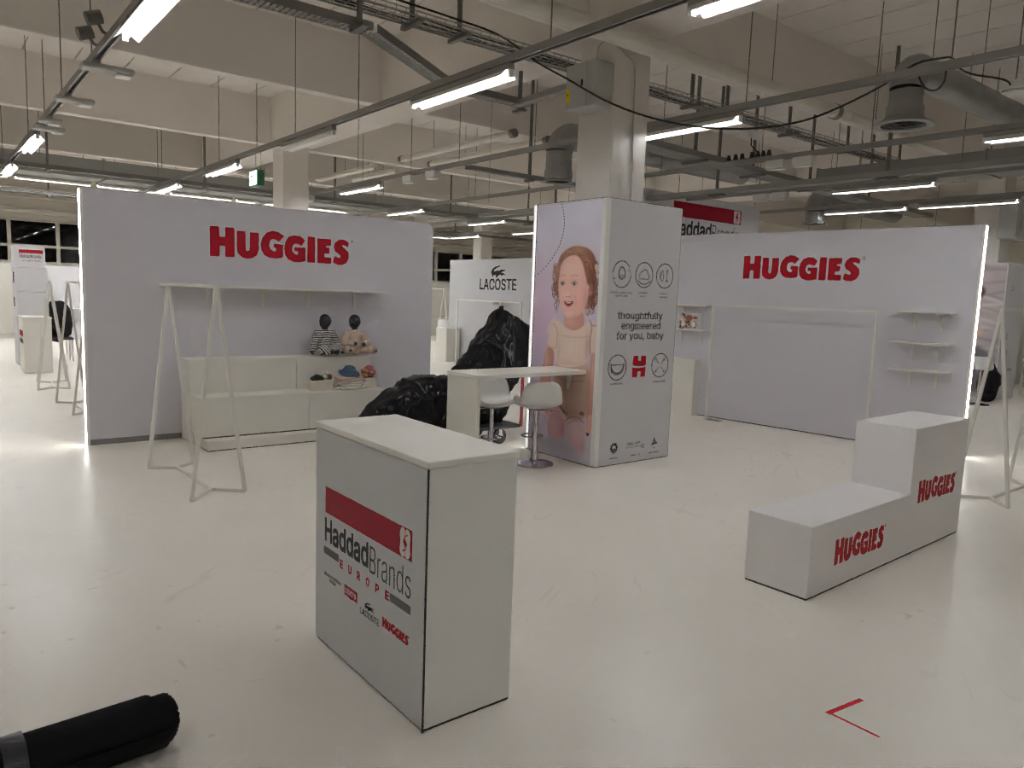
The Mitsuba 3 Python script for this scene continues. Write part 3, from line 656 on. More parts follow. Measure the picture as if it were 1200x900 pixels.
def toddler_poster():
    P = Painter(1.0, 2.53, 0.005, 0.025)
    u, v = P.u, P.v
    def glow(x, y, rx, ry, col, a): P.put(a * np.exp(-(((u - x) / rx) ** 2 + ((v - y) / ry) ** 2))[..., None], col)
    k = np.clip((v - 1.2) / 1.2, 0, 1)[..., None]
    P.c[:] = lin(206, 192, 206) * (1 - k) + lin(214, 212, 224) * k
    glow(.05, 1.40, .35, .55, (216, 176, 200), .6); glow(0, .9, .3, .3, (192, 182, 208), .5)
    P.poly([(-.2, -.2), (1.2, -.2), (1.2, .30), (.6, .25), (.2, .17), (-.2, .13)], (206, 200, 208), .06)
    glow(.55, .12, .45, .10, (176, 166, 176), .5)
    hair, hair2, hair3 = (142, 98, 82), (104, 64, 58), (170, 124, 100)
    skin, skin_d, skin_l = (228, 184, 170), (204, 152, 136), (242, 206, 194)
    rg = np.random.default_rng(5)
    def curls(x0, x1, y0, y1, n, shape=None):
        for _ in range(n):
            x, y, r = rg.uniform(x0, x1), rg.uniform(y0, y1), rg.uniform(.010, .028)
            if shape is not None and not shape.contains(Point(x, y)): continue
            a0 = rg.uniform(0, 6.28)
            P.stroke([(x + r * math.cos(a), y + 1.3 * r * math.sin(a)) for a in np.linspace(a0, a0 + 3.8, 6)], rg.uniform(.006, .011), [hair, hair2, hair3, (88, 52, 48)][rg.integers(4)], .006, .85)
    # hair behind the head
    P.poly([(.36, 1.95), (.40, 2.04), (.50, 2.10), (.62, 2.135), (.74, 2.13), (.86, 2.09), (.93, 2.00), (.97, 1.86), (.97, 1.70), (.94, 1.58), (.86, 1.52), (.80, 1.54), (.44, 1.60), (.39, 1.62), (.36, 1.72), (.34, 1.86)], hair, .03)
    curls(.30, .42, 1.50, 1.98, 150, Polygon([(.33, 1.97), (.30, 1.85), (.305, 1.70), (.34, 1.56), (.39, 1.50), (.42, 1.60), (.42, 1.95)])); curls(.84, 1.0, 1.47, 1.98, 300, Polygon([(.86, 1.98), (.95, 1.96), (1.0, 1.82), (.995, 1.62), (.93, 1.50), (.86, 1.48), (.82, 1.56), (.86, 1.75)]))
    # neck
    P.poly([(.52, 1.52), (.78, 1.54), (.84, 1.34), (.70, 1.28), (.50, 1.32)], skin_d, .03)
    glow(.62, 1.40, .10, .05, skin, .5)
    # her right arm (left in the picture), sleeve to hand
    P.poly([(.26, 1.14), (.38, 1.14), (.375, .98), (.35, .84), (.33, .72), (.25, .64), (.18, .66), (.16, .78), (.20, .94)], skin_d, .02)
    glow(.25, .95, .035, .16, skin, .8); glow(.22, .72, .04, .05, skin, .6)
    # her left arm
    P.poly([(.94, 1.14), (1.06, 1.14), (1.06, .40), (1.0, .34), (.93, .40), (.90, .56), (.92, .84)], skin_d, .02)
    glow(.98, .90, .035, .22, skin, .8)
    # trousers, soft and baggy
    P.poly([(.40, .98), (.60, .93), (.92, 1.02), (.95, .74), (.92, .52), (.84, .43), (.66, .42), (.52, .46), (.42, .56), (.39, .76)], (190, 160, 146), .03)
    glow(.46, .72, .06, .16, (212, 184, 170), .7); glow(.86, .74, .05, .18, (210, 180, 166), .6); glow(.65, .68, .09, .16, (172, 138, 124), .55); glow(.66, .50, .14, .05, (150, 114, 104), .45)
    P.stroke([(.43, .84), (.60, .79), (.84, .83)], .010, (132, 102, 92), .014, .6); P.stroke([(.44, .60), (.52, .52), (.62, .47)], .02, (112, 78, 74), .03, .8); P.ell(.545, .475, .03, .02, (96, 62, 60), 0, .02, .8); P.ell(.845, .505, .035, .02, (104, 70, 68), 0, .02, .8)
    P.stroke([(.56, .78), (.58, .62), (.64, .50)], .012, (160, 128, 116), .03, .5)
    # legs and booties
    P.poly([(.24, .42), (.30, .52), (.44, .54), (.56, .48), (.64, .40), (.58, .30), (.40, .30)], (222, 188, 184), .02)
    P.poly([(.32, .40), (.40, .46), (.52, .45), (.60, .38), (.60, .25), (.52, .195), (.40, .185), (.32, .21)], (208, 164, 170), .022)
    glow(.42, .33, .06, .09, (222, 184, 188), .6); glow(.56, .30, .03, .08, (176, 128, 136), .5)
    P.stroke([(.23, .42), (.31, .36), (.33, .26)], .012, (178, 132, 136), .014, .8); P.stroke([(.27, .47), (.36, .46), (.46, .48), (.55, .45)], .010, (170, 124, 126), .014, .7)
    P.poly([(.60, .34), (.68, .41), (.80, .42), (.90, .36), (.93, .20), (.92, .11), (.84, .10), (.74, .145), (.63, .22)], (218, 184, 190), .022)
    glow(.74, .30, .07, .08, (230, 202, 206), .6); glow(.88, .18, .04, .07, (188, 146, 154), .6)
    P.stroke([(.60, .40), (.68, .46), (.80, .46), (.88, .42)], .018, (170, 122, 122), .016, .8); P.stroke([(.62, .36), (.72, .42), (.84, .42)], .008, (164, 116, 118), .012, .7)
    # her left hand on the floor
    P.poly([(.92, .50), (1.04, .52), (1.04, .33), (.98, .30), (.92, .34)], skin, .015)
    for x in (.935, .96, .985, 1.01): P.stroke([(x, .46), (x - .006, .325)], .007, skin_d, .008, .8)
    P.ell(.945, .315, .02, .016, (72, 48, 48), 0, .02)
    # shirt
    sh, shd, shl = (228, 204, 190), (204, 174, 158), (238, 218, 206)
    P.poly([(.40, 1.42), (.50, 1.345), (.62, 1.31), (.72, 1.315), (.82, 1.37), (.92, 1.43), (1.06, 1.36), (1.06, 1.10), (.92, 1.12), (.915, 1.02), (.80, .97), (.60, .94), (.40, .94), (.385, 1.10), (.25, 1.12), (.27, 1.24), (.33, 1.36)], sh, .022)
    for i, x in enumerate(np.arange(.45, .88, .028)): P.stroke([(x, 1.24), (x + .006, 1.04)], .006, shd, .010, .5); P.stroke([(x + .012, 1.24), (x + .016, 1.04)], .006, shl, .010, .5)
    for y in (1.245, 1.235): P.stroke([(.42, y + .02), (.62, y), (.88, y + .02)], .008, shd, .014, .6)
    glow(.64, .98, .22, .03, shd, .6); glow(.44, 1.10, .03, .12, shd, .5); glow(.88, 1.16, .035, .12, (184, 150, 136), .6); glow(.62, 1.13, .12, .08, shl, .5)
    P.stroke([(.33, 1.37), (.40, 1.33), (.42, 1.22), (.395, 1.12)], .012, (190, 154, 140), .02, .8); P.stroke([(.26, 1.13), (.32, 1.11), (.385, 1.12)], .01, (186, 148, 134), .014, .7)
    P.stroke([(.90, 1.42), (.935, 1.36), (.91, 1.24), (.925, 1.10)], .016, (150, 112, 104), .02, .8); P.stroke([(.92, 1.38), (.97, 1.37), (1.02, 1.39)], .014, (160, 120, 110), .016, .7)
    for x, y in ((.285, 1.335), (.315, 1.375), (.345, 1.40), (.27, 1.29)): P.ell(x, y, .035, .018, (230, 208, 194), .8, .02, .9); P.stroke([(x - .02, y - .015), (x + .02, y + .012)], .005, shd, .01, .6)
    # face
    P.poly([(.425, 1.95), (.50, 2.04), (.62, 2.07), (.74, 2.03), (.82, 1.91), (.865, 1.76), (.855, 1.62), (.79, 1.50), (.70, 1.44), (.60, 1.418), (.525, 1.44), (.455, 1.52), (.415, 1.62), (.395, 1.74), (.405, 1.86)], skin, .02)
    glow(.58, 1.92, .16, .10, skin_l, .6); glow(.50, 1.64, .06, .06, (240, 196, 186), .6); glow(.72, 1.64, .075, .07, (240, 188, 178), .7); glow(.82, 1.62, .05, .16, skin_d, .6); glow(.66, 1.435, .13, .03, skin_d, .7)
    glow(.585, 1.47, .06, .03, skin_l, .6); glow(.42, 1.72, .02, .14, (214, 164, 150), .5)
    P.ell(.885, 1.715, .03, .058, (218, 164, 150), -.2, .02); P.ell(.89, 1.715, .014, .034, (180, 120, 108), -.2, .016)
    # hair on top, combed back with loose strands at the brow
    P.poly([(.375, 1.90), (.41, 1.965), (.48, 2.015), (.58, 2.05), (.68, 2.04), (.75, 1.97), (.80, 1.86), (.835, 1.74), (.875, 1.79), (.93, 1.80), (.97, 1.78), (.96, 1.96), (.90, 2.07), (.78, 2.125), (.62, 2.14), (.48, 2.10), (.40, 2.04)], hair, .03)
    for i in range(170):
        q = rg.uniform(0, 1); x = .42 + .40 * q; y = 2.0 + .05 * math.sin(2.6 * q) - .24 * max(0, q - .62) + rg.uniform(0, .03)
        P.stroke([(x, y), (x + .015 + .03 * q, y + .04 - .03 * q), (x + .05 + .04 * q, y + .065 - .09 * q), (x + .09 + .03 * q, y + .06 - .16 * q)], rg.uniform(.004, .009), [hair2, hair3, hair, (184, 140, 112), hair2][rg.integers(5)], .008, .5)
    for i in range(70):
        x, y = rg.uniform(.84, .95), rg.uniform(1.70, 2.0)
        P.stroke([(x, y), (x + .02, y - .05), (x + .015 + rg.uniform(-.01, .02), y - .11)], rg.uniform(.005, .009), [hair2, hair3, hair, (88, 52, 48)][rg.integers(4)], .008, .5)
    glow(.66, 2.09, .14, .03, (186, 146, 120), .5); glow(.92, 1.92, .05, .12, hair2, .4)
    for x, y, r in ((.955, 1.93, .026), (.975, 1.85, .022), (.965, 1.89, .016)): P.ell(x, y, r, r, (232, 208, 200), 0, .02, .7)
    # eyes (narrowed by the smile), brows, nose, mouth
    for x, w in ((.460, .036), (.640, .042)):
        glow(x, 1.79, .06, .02, (206, 152, 138), .5)
        P.poly([(x - w, 1.766), (x - w * .4, 1.784), (x + w * .4, 1.785), (x + w, 1.764), (x + w * .4, 1.752), (x - w * .4, 1.752)], (226, 208, 204), .010)
        P.ell(x + .002, 1.768, .019, .0175, (74, 62, 64), 0, .008); P.ell(x + .002, 1.768, .009, .010, (26, 20, 22), 0, .006); P.ell(x + .009, 1.774, .004, .005, (246, 244, 244), 0, .004)
        P.stroke([(x - w, 1.768), (x - w * .4, 1.787), (x + w * .4, 1.788), (x + w * 1.1, 1.766)], .008, (96, 62, 58), .008, .9)
        P.stroke([(x - w, 1.748), (x, 1.738), (x + w, 1.748)], .008, (206, 150, 138), .012, .7)
        P.stroke([(x - w * 1.2, 1.838), (x, 1.856), (x + w * 1.2, 1.846)], .010, (176, 130, 114), .016, .7)
    glow(.548, 1.655, .035, .028, skin_l, .8); P.stroke([(.518, 1.645), (.535, 1.636), (.556, 1.640), (.578, 1.636), (.598, 1.650)], .008, (196, 138, 124), .012, .8)
    P.ell(.535, 1.641, .008, .005, (160, 96, 86), 0, .008, .7); P.ell(.574, 1.641, .009, .005, (160, 96, 86), 0, .008, .7)
    P.stroke([(.475, 1.64), (.462, 1.60), (.468, 1.565)], .010, (212, 158, 144), .016, .6); P.stroke([(.655, 1.65), (.682, 1.61), (.678, 1.56)], .012, (212, 152, 138), .018, .7)
    P.poly([(.482, 1.594), (.52, 1.598), (.555, 1.592), (.60, 1.598), (.652, 1.602), (.63, 1.562), (.59, 1.538), (.54, 1.54), (.505, 1.562)], (192, 108, 106), .010)
    P.poly([(.500, 1.588), (.555, 1.582), (.635, 1.594), (.612, 1.566), (.57, 1.553), (.53, 1.560)], (112, 44, 48), .007)
    P.poly([(.520, 1.588), (.56, 1.582), (.61, 1.589), (.60, 1.579), (.56, 1.573), (.53, 1.577)], (236, 226, 222), .006)
    for q in np.linspace(0, 1, 26):
        x = (1 - q) ** 2 * .392 + 2 * q * (1 - q) * .60 + q ** 2 * .012; y = (1 - q) ** 2 * 2.55 + 2 * q * (1 - q) * 2.16 + q ** 2 * 1.838
        P.ell(x, y, .0085, .0085, (58, 52, 62), 0, .006)
    return P
PP = toddler_poster()
pm, pc = PP.mesh(lambda u, v: np.c_[np.full(u.shape, CX0 - 0.0035), CY1 - 0.055 - u * (CY1 - CY0 - 0.11) / 1.0, v])
k = part(t, 'poster', pm, 'vertex', color=pc, label='printed photograph of a smiling toddler with curly red-brown hair')

# icons and lettering on the front panel
CF = lambda g, d=0.0012: plane_mesh(g, (CX0, CY0, 0), (1, 0, 0), (0, 0, 1), d)
def icon(g, m='print_black', name='icon'): part(t, name, CF(g), m)
def arrow(x, z, ang, s=.03): return affinity.translate(affinity.rotate(unary_union([line([(-s, -s * .8), (0, 0), (-s, s * .8)], .006)]), ang, origin=(0, 0)), x, z)
def arc(cx, cz, rx, rz, a0, a1, w=.009): return line([(cx + rx * math.cos(math.radians(a)), cz + rz * math.sin(math.radians(a))) for a in np.linspace(a0, a1, 24)], w)
drop = [(0, .062), (.03, .04), (.045, .0), (.04, -.04), (0, -.06), (-.04, -.04), (-.045, 0), (-.03, .04), (0, .062)]
icon(unary_union([arc(.245, 1.873, .126, .126, 35, 175), arc(.245, 1.873, .126, .126, 215, 355), arrow(.36, 1.92, 60), arrow(.13, 1.82, 240), line([(.245 + x, 1.885 + z) for x, z in drop], .009), fit(text_poly('100', .03), .215, 1.845, .275, 1.872)]))
icon(unary_union([ring(.563, 1.879, .13, .126, .009), line([(.50, 1.85), (.49, 1.88), (.515, 1.91), (.54, 1.91), (.56, 1.935), (.60, 1.925), (.615, 1.89), (.64, 1.87), (.63, 1.84), (.50, 1.84)], .007), arc(.563, 1.85, .09, .06, 200, 340)]))
icon(unary_union([ring(.871, 1.883, .13, .126, .009), ring(.835, 1.883, .022, .055, .007), line([(.905, 1.83), (.905, 1.94)], .007), arrow(.905, 1.945, 90, .02), arrow(.905, 1.825, 270, .02), line([(.885, 1.83), (.93, 1.83)], .006), line([(.80, 1.93), (.80, 1.84)], .006)]))
icon(unary_union([ring(.25, .973, .13, .128, .009), arc(.25, 1.0, .088, .085, 180, 360, .012), arc(.25, 1.0, .105, .10, 185, 355, .006), line([(.15, 1.01), (.20, .995), (.25, 1.005), (.30, .995), (.35, 1.01)], .007)]))
icon(unary_union([ring(.878, .977, .13, .125, .009)] + [line([(.878 + sx * .018, .977 + sz * .018), (.878 + sx * .066, .977 + sz * .066)], .006) for sx in (-1, 1) for sz in (-1, 1)] + [arrow(.878 + sx * .07, .977 + sz * .07, a, .022) for sx, sz, a in ((1, 1, 45), (-1, 1, 135), (-1, -1, 225), (1, -1, 315))]))
Hm = unary_union([Polygon([(.472, 1.080), (.545, 1.084), (.545, 1.030), (.585, 1.030), (.585, 1.083), (.660, 1.078), (.660, 1.02), (.668, 1.005), (.650, .980), (.560, .976), (.466, .986)]).buffer(-.005).buffer(.01).buffer(-.005), Polygon([(.462, .966), (.560, .958), (.660, .966), (.656, .868), (.590, .868), (.590, .925), (.545, .925), (.540, .866), (.468, .866)]).buffer(-.005).buffer(.01).buffer(-.005)])
icon(Hm, 'red', 'monogram')
for s, (a, b, c, d), w in (('100% ORGANIC', (.10, 1.690, .40, 1.706), .0), ('COTTON', (.168, 1.660, .332, 1.676), .0), ('SUPER', (.497, 1.696, .624, 1.711), 0), ('SOFT', (.516, 1.664, .61, 1.679), 0), ('EASY', (.812, 1.698, .928, 1.713), 0), ('CARE', (.815, 1.664, .935, 1.679), 0),
        ('STRETCH', (.164, .806, .335, .822), 0), ('BREATHE', (.785, .802, .980, .817), 0), ('ORGANIC', (.20, .062, .332, .075), 0), ('100056 - 08', (.51, .064, .65, .078), 0), ('RECYCLED', (.785, .063, .944, .077), 0)):
    part(t, 'lettering', CF(fit(text_poly(s, .02, weight=.03), a, b, c, d)), 'print_dark')
def serifed(s, x0, z0, x1, z1):
    g = text_poly(s, .1, weight=.014)
    b = g.bounds
    # short foot and head serifs where upright strokes end on the base line
    base = g.intersection(sbox(b[0], .0, b[2], .008)); feet = [q for q in getattr(base, 'geoms', [base]) if q.geom_type == 'Polygon' and q.bounds[2] - q.bounds[0] < .024]
    g = unary_union([g] + [sbox(q.bounds[0] - .009, 0, q.bounds[2] + .009, .007) for q in feet])
    return fit(g, x0, z0, x1, z1)
part(t, 'lettering', CF(serifed('thoughtfully', .216, 1.425, .872, 1.519)), 'print_black')
part(t, 'lettering', CF(serifed('engineered', .276, 1.325, .848, 1.421)), 'print_black')
part(t, 'lettering', CF(serifed('for you, baby', .213, 1.228, .906, 1.322)), 'print_black')
gots = unary_union([affinity.rotate(sbox(-.006, .04, .006, .056), a, origin=(0, 0)) for a in range(0, 360, 30)] + [ring(0, 0, .044, .044, .016)] + [line([(-.02, -.01), (-.008, -.02), (0, .0), (.008, -.02), (.02, -.01)], .008)])
icon(affinity.translate(gots, .263, .172)); icon(fit(text_poly('GOTS', .02), .247, .112, .28, .122))
icon(unary_union([fit(text_poly('OEKO', .02, weight=.03), .452, .186, .535, .204), fit(text_poly('TEX', .02, weight=.03), .56, .186, .645, .204), fit(text_poly('100', .02), .578, .150, .645, .168), ring(.685, .152, .022, .022, .006)]))
icon(unary_union([sbox(.452, .176, .56, .181), fit(text_poly('STANDARD', .02), .436, .150, .556, .164)]), 'print_gold')
tri = [affinity.rotate(unary_union([line([(-.036, -.034), (-.018, .0)], .014), line([(-.018, 0), (-.004, .026)], .014), affinity.rotate(arrow(.0, .034, 60, .014), 0)]), a, origin=(0, 0)) for a in (0, 120, 240)]
icon(affinity.translate(unary_union(tri), .86, .178))
icon(fit(text_poly('PAP', .02), .848, .112, .874, .122))

# ------------------------------------------------------------------ right logo wall (turned a little)
RA, RB = np.array([9.1614, 3.314]), np.array([8.6696, 8.0])
rd = (RA - RB) / np.linalg.norm(RA - RB)           # along the wall, towards the camera side
rn = np.array([-rd[1], rd[0]]); rn = rn if rn[0] < 0 else -rn     # out of the wall, into the booth
RL, RH = 4.712, 2.587
rw = lambda s, o=0.0: RB + rd * s + rn * o
def rbox(s0, s1, o0, o1, z0, z1):
    return obox(rw((s0 + s1) / 2, (o0 + o1) / 2), rd, rn, s1 - s0, o1 - o0, z0, z1)
t = thing('logo_wall', 'lilac-white booth wall with red lettering, a garment rail and short shelves, at the right', 'booth wall')
part(t, 'panel', rbox(-0.3, RL - 0.02, -0.10, 0, 0.012, RH), 'fabric')
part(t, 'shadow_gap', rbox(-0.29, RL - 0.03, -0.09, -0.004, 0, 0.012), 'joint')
part(t, 'edge_frame', rbox(RL - 0.02, RL, -0.102, 0.002, 0, RH + 0.004), 'frame_white')
k = part(t, 'edge_light', rbox(RL + 0.0005, RL + 0.007, -0.078, -0.024, 0.01, RH - 0.01), 'off_tube', label='glowing white light strip in the edge')
scene[k]['emitter'] = {'type': 'area', 'radiance': {'type': 'rgb', 'value': [EDGE_RADIANCE * 1.6, EDGE_RADIANCE * 1.58, EDGE_RADIANCE * 1.52]}}
ru = (rd[0], rd[1], 0)
logo_parts(t, (*rw(1.865, 0), 1.955), ru, 1.575, 0.33)

def bracket_shelf(s0, s1, z, d, br, label):
    t = thing('wall_shelf', label, 'shelf', 'short bracket shelves on the right wall')
    part(t, 'board', rbox(s0, s1, 0.0, d, z, z + 0.02), 'white_metal')
    for s in br:
        part(t, 'bracket', cat_([rbox(s - .014, s + .014, 0, .012, z - .19, z), rbox(s - .014, s + .014, 0, d * .8, z - .014, z), ]), 'white_metal')
for z, lab in ((1.605, 'top short white shelf at the right of the right logo wall'), (1.250, 'middle short white shelf at the right of the right logo wall'), (0.935, 'lowest short white shelf at the right of the right logo wall')):
    bracket_shelf(3.90, 4.53, z, 0.25, (4.10, 4.38), lab)
bracket_shelf(0.80, 1.45, 1.575, 0.20, (0.95, 1.28), 'upper short white shelf beside the column, over the patterned box')
bracket_shelf(0.80, 1.45, 1.225, 0.20, (0.95, 1.28), 'short white shelf beside the column, carrying the patterned box')
t = thing('patterned_box', 'square box with a floral animal print, standing on the shelf beside the column', 'box')
part(t, 'body', rbox(0.99, 1.29, 0.03, 0.13, 1.245, 1.47), 'melamine')
PB = Painter(.30, .225, .004)
PB.c[:] = lin(206, 196, 188)
rg = np.random.default_rng(11)
for _ in range(70):
    PB.ell(rg.uniform(0, .3), rg.uniform(0, .225), rg.uniform(.008, .026), rg.uniform(.008, .022), [(120, 92, 84), (70, 58, 56), (232, 224, 216), (178, 120, 110), (90, 84, 70)][rg.integers(5)], rg.uniform(0, 3), .006, .9)
PB.ell(.15, .16, .06, .035, (150, 96, 88), .3); PB.ell(.06, .07, .03, .035, (236, 230, 226)); PB.ell(.235, .07, .035, .035, (236, 230, 226))
o3 = np.array([*rw(0.99, 0.131), 1.245])
bm, bc = PB.mesh(lambda u, v: o3 + u[:, None] * np.array(ru) + v[:, None] * np.array([0, 0, 1.0]))
part(t, 'print', bm, 'vertex', color=bc)
single('display_plinth', rbox(0.55, 1.30, 0.004, 0.16, 0.0, 0.81), 'cream', 'upright cream plinth standing under the shelf with the patterned box', 'plinth')

t = thing('rail_frame', 'white rectangular garment rail standing before the right logo wall', 'clothes rail')
s0, s1, fo, fz = 1.60, 3.76, 0.26, 1.60
c3 = lambda s, o, z: np.array([*rw(s, o), z])
for s in (s0, s1):
    part(t, 'upright', bar(c3(s, fo, 0), c3(s, fo, fz), 0.026), 'white_metal')
part(t, 'top_rail', bar(c3(s0 - .013, fo, fz), c3(s1 + .013, fo, fz), 0.026), 'white_metal')
part(t, 'foot_plate', cat_([rbox(s0 - .03, s0 + .20, fo - .10, fo + .01, 0, .012)]), 'galv', label='grey metal foot plate')

# ------------------------------------------------------------------ bar table and stools
t = thing('bar_table', 'white bar table with a slab leg, attached to the column cladding', 'table')
part(t, 'top', bx(3.745, CX0 - 0.008, 5.185, 5.66, 0.90, 0.935, 0.003), 'melamine')
part(t, 'slab_leg', bx(3.75, 3.79, 5.19, 5.655, 0.0, 0.899, 0.002), 'cream')
part(t, 'bracket', cat_([bx(CX0 - 0.024, CX0 - 0.008, 5.40, 5.44, 0.73, 0.899), bx(CX0 - 0.16, CX0 - 0.008, 5.40, 5.44, 0.885, 0.899)]), 'white_metal')
def seat_shell():
    prof = [(.205, .035, .15), (.20, .018, .175), (.17, .004, .195), (.10, -.008, .205), (.0, -.012, .21), (-.09, -.006, .21), (-.15, .015, .208), (-.185, .05, .205), (-.20, .10, .20), (-.215, .16, .192), (-.226, .21, .175), (-.232, .245, .145), (-.234, .262, .10)]
    n = 17
    def surf(off):
        V = []
        for i, (x, z, w) in enumerate(prof):
            q = prof[min(i + 1, len(prof) - 1)]; p = prof[max(i - 1, 0)]
            tx, tz = q[0] - p[0], q[1] - p[1]; L = math.hypot(tx, tz); nx, nz = tz / L, -tx / L     # upper/front side normal
            back = np.clip((i - 5) / 4, 0, 1)
            for j in range(n):
                a = j / (n - 1) * 2 - 1
                lift = .045 * abs(a) ** 2.6
                V.append([x + nx * off + (lift * 1.0) * back * 1.0, a * (w - off * .4 * abs(a)), z + nz * off + lift * (1 - back)])
        return np.array(V)
    A, B = surf(0.0), surf(-0.012)
    m = len(prof); f = []
    idx = lambda s, i, j: s * m * n + i * n + j
    for s in (0, 1):
        for i in range(m - 1):
            for j in range(n - 1):
                q = [idx(s, i, j), idx(s, i, j + 1), idx(s, i + 1, j + 1), idx(s, i + 1, j)]
                q = q if s == 0 else q[::-1]
                f += [[q[0], q[1], q[2]], [q[0], q[2], q[3]]]
    for i in range(m - 1):
        for j in (0, n - 1):
            q = [idx(0, i, j), idx(0, i + 1, j), idx(1, i + 1, j), idx(1, i, j)]
            f += [[q[0], q[1], q[2]], [q[0], q[2], q[3]]]
    for j in range(n - 1):
        for i in (0, m - 1):
            q = [idx(0, i, j), idx(0, i, j + 1), idx(1, i, j + 1), idx(1, i, j)]
            f += [[q[0], q[1], q[2]], [q[0], q[2], q[3]]]
    tm = trimesh.Trimesh(np.vstack([A, B]), f); tm.fix_normals(); return tm
def stool(x, y, face, seat, label):
    t = thing('bar_stool', label, 'bar stool', 'white bar stools at the bar table')
    M = trimesh.transformations.rotation_matrix(face, [0, 0, 1]); M[:3, 3] = [x, y, 0]
    def put(m): m.apply_transform(M); return m
    sh = seat_shell(); sh.apply_translation([0, 0, seat]); part(t, 'seat', put(sh), 'white_plastic', 40, label='white moulded shell seat')
    part(t, 'base', put(lathe([(0.0, .0), (.19, .0), (.195, .006), (.19, .012), (.12, .022), (.05, .035), (.032, .05), (.03, .06), (0.0, .06)], 40)), 'chrome', 40, label='chrome disc base')
    part(t, 'pole', put(cat_([lathe([(0.0, .055), (.031, .055), (.031, .30), (0, .30)], 20), lathe([(0, .295), (.0245, .295), (.0245, seat - .02), (0, seat - .02)], 20)])), 'chrome', 40, label='chrome gas lift pole')
    part(t, 'mount_plate', put(bx(-.08, .08, -.08, .08, seat - .034, seat - .014, .004)), 'galv_dark')
    a = np.linspace(-2.6, 2.6, 24)
    part(t, 'footrest', put(tube([[.02, -.028, .27]] + [[.10 + .105 * math.cos(q), .105 * math.sin(q), .265] for q in a] + [[.02, .028, .27]], .008, 8)), 'chrome', True, label='chrome ring footrest')
    part(t, 'lever', put(tube([[.0, .0, seat - .03], [.02, -.14, seat - .045], [.02, -.17, seat - .06]], .005, 6)), 'chrome', True)
stool(4.66, 5.46, 1.15, 0.575, 'white shell bar stool at the right, standing before the toddler poster')
stool(4.33, 5.74, -2.05, 0.575, 'white shell bar stool at the left, beside the slab leg of the bar table')

# ------------------------------------------------------------------ rubbish bags and hand truck
def bag_mesh(outline, y, depth, seed, folds=0.03):
    """a bulging sack whose front view is the outline (x, z)"""
    g = Polygon(outline).buffer(-0.02).buffer(0.02)
    c = np.array(g.centroid.coords[0])
    nt, nf = 160, 60
    th = np.linspace(0, 2 * PI, nt, endpoint=False)
    R = []
    bnd = g.exterior
    for a in th:
        ray = LineString([c, c + 5 * np.array([math.cos(a), math.sin(a)])]).intersection(g)
        gg = max(getattr(ray, 'geoms', [ray]), key=lambda q: q.length) if not ray.is_empty else None
        R.append(max(np.hypot(*(np.array(p) - c)) for p in gg.coords))
    R = np.array(R)
    V = []
    for i, ph in enumerate(np.linspace(0.0, PI, nf)):
        s, cc = math.sin(ph) ** 0.62, math.cos(ph)
        V.append(np.c_[c[0] + R * s * np.cos(th), np.full(nt, y) + np.sign(cc) * abs(cc) ** 0.8 * depth * (0.75 + 0.25 * np.sin(th)), c[1] + R * s * np.sin(th)])
    V = np.vstack(V); f = []
    for i in range(nf - 1):
        for j in range(nt):
            a, b = i * nt + j, i * nt + (j + 1) % nt
            f += [[a, b, b + nt], [a, b + nt, a + nt]]
    m = trimesh.Trimesh(V, f, process=True); m.fix_normals()
    p = m.vertices
    rid = 1 - np.abs(2 * meshkit.fbm(p * [5, 5, 4] + seed, 3, seed) - 1)
    rid2 = 1 - np.abs(2 * meshkit.noise(np.c_[p[:, 0] * 16 + 6 * meshkit.noise(p * 4, seed), p[:, 1] * 14, p[:, 2] * 7], seed + 3) - 1)
    d = folds * (rid ** 3 - 0.45) + folds * 0.45 * (rid2 ** 4 - 0.3)
    m.vertices = p + m.vertex_normals * d[:, None]
    m.vertices[:, 2] = np.maximum(m.vertices[:, 2], min(q[1] for q in outline))
    return m
t = thing('rubbish_bag', 'large bulging black rubbish bag piled on the hand truck behind the bar table', 'rubbish bag', 'black rubbish bags')
part(t, 'sack', bag_mesh([(4.47, .80), (4.62, .92), (4.80, 1.15), (4.93, 1.28), (5.03, 1.36), (5.06, 1.475), (5.12, 1.44), (5.25, 1.38), (5.44, 1.29), (5.70, 1.10), (5.78, .92), (5.62, .78), (5.30, .70), (5.16, .50), (5.17, .34), (5.10, .21), (4.70, .21), (4.56, .28), (4.52, .45)], 6.62, .30, 3), 'bag', True)
part(t, 'twisted_neck', tube([[5.07, 6.60, 1.42], [5.065, 6.59, 1.47], [5.05, 6.58, 1.50]], [.045, .02, .03], 10), 'bag', True)
t = thing('rubbish_bag', 'low slumped black rubbish bag lying on the floor behind the counter', 'rubbish bag', 'black rubbish bags')
part(t, 'sack', bag_mesh([(3.16, .40), (3.28, .55), (3.46, .67), (3.62, .72), (3.66, .79), (3.85, .81), (4.15, .80), (4.35, .68), (4.42, .40), (4.30, .02), (3.55, .0), (3.32, .14), (3.18, .30)], 6.22, .34, 8), 'bag', True)
t = thing('hand_truck', 'low black platform truck with a dark red push handle under the large rubbish bag', 'hand truck')
part(t, 'platform', bx(4.42, 5.22, 6.36, 6.92, .172, .205, .008), 'rubber')
part(t, 'handle', tube([[5.19, 6.33, .19], [5.19, 6.33, .74], [5.20, 6.36, .82], [5.23, 6.42, .86], [5.36, 6.74, .86], [5.38, 6.82, .82], [5.38, 6.90, .74], [5.38, 6.95, .5], [5.20, 6.94, .19]], .017, 10), 'trolley_red', True, label='dark red tube handle')
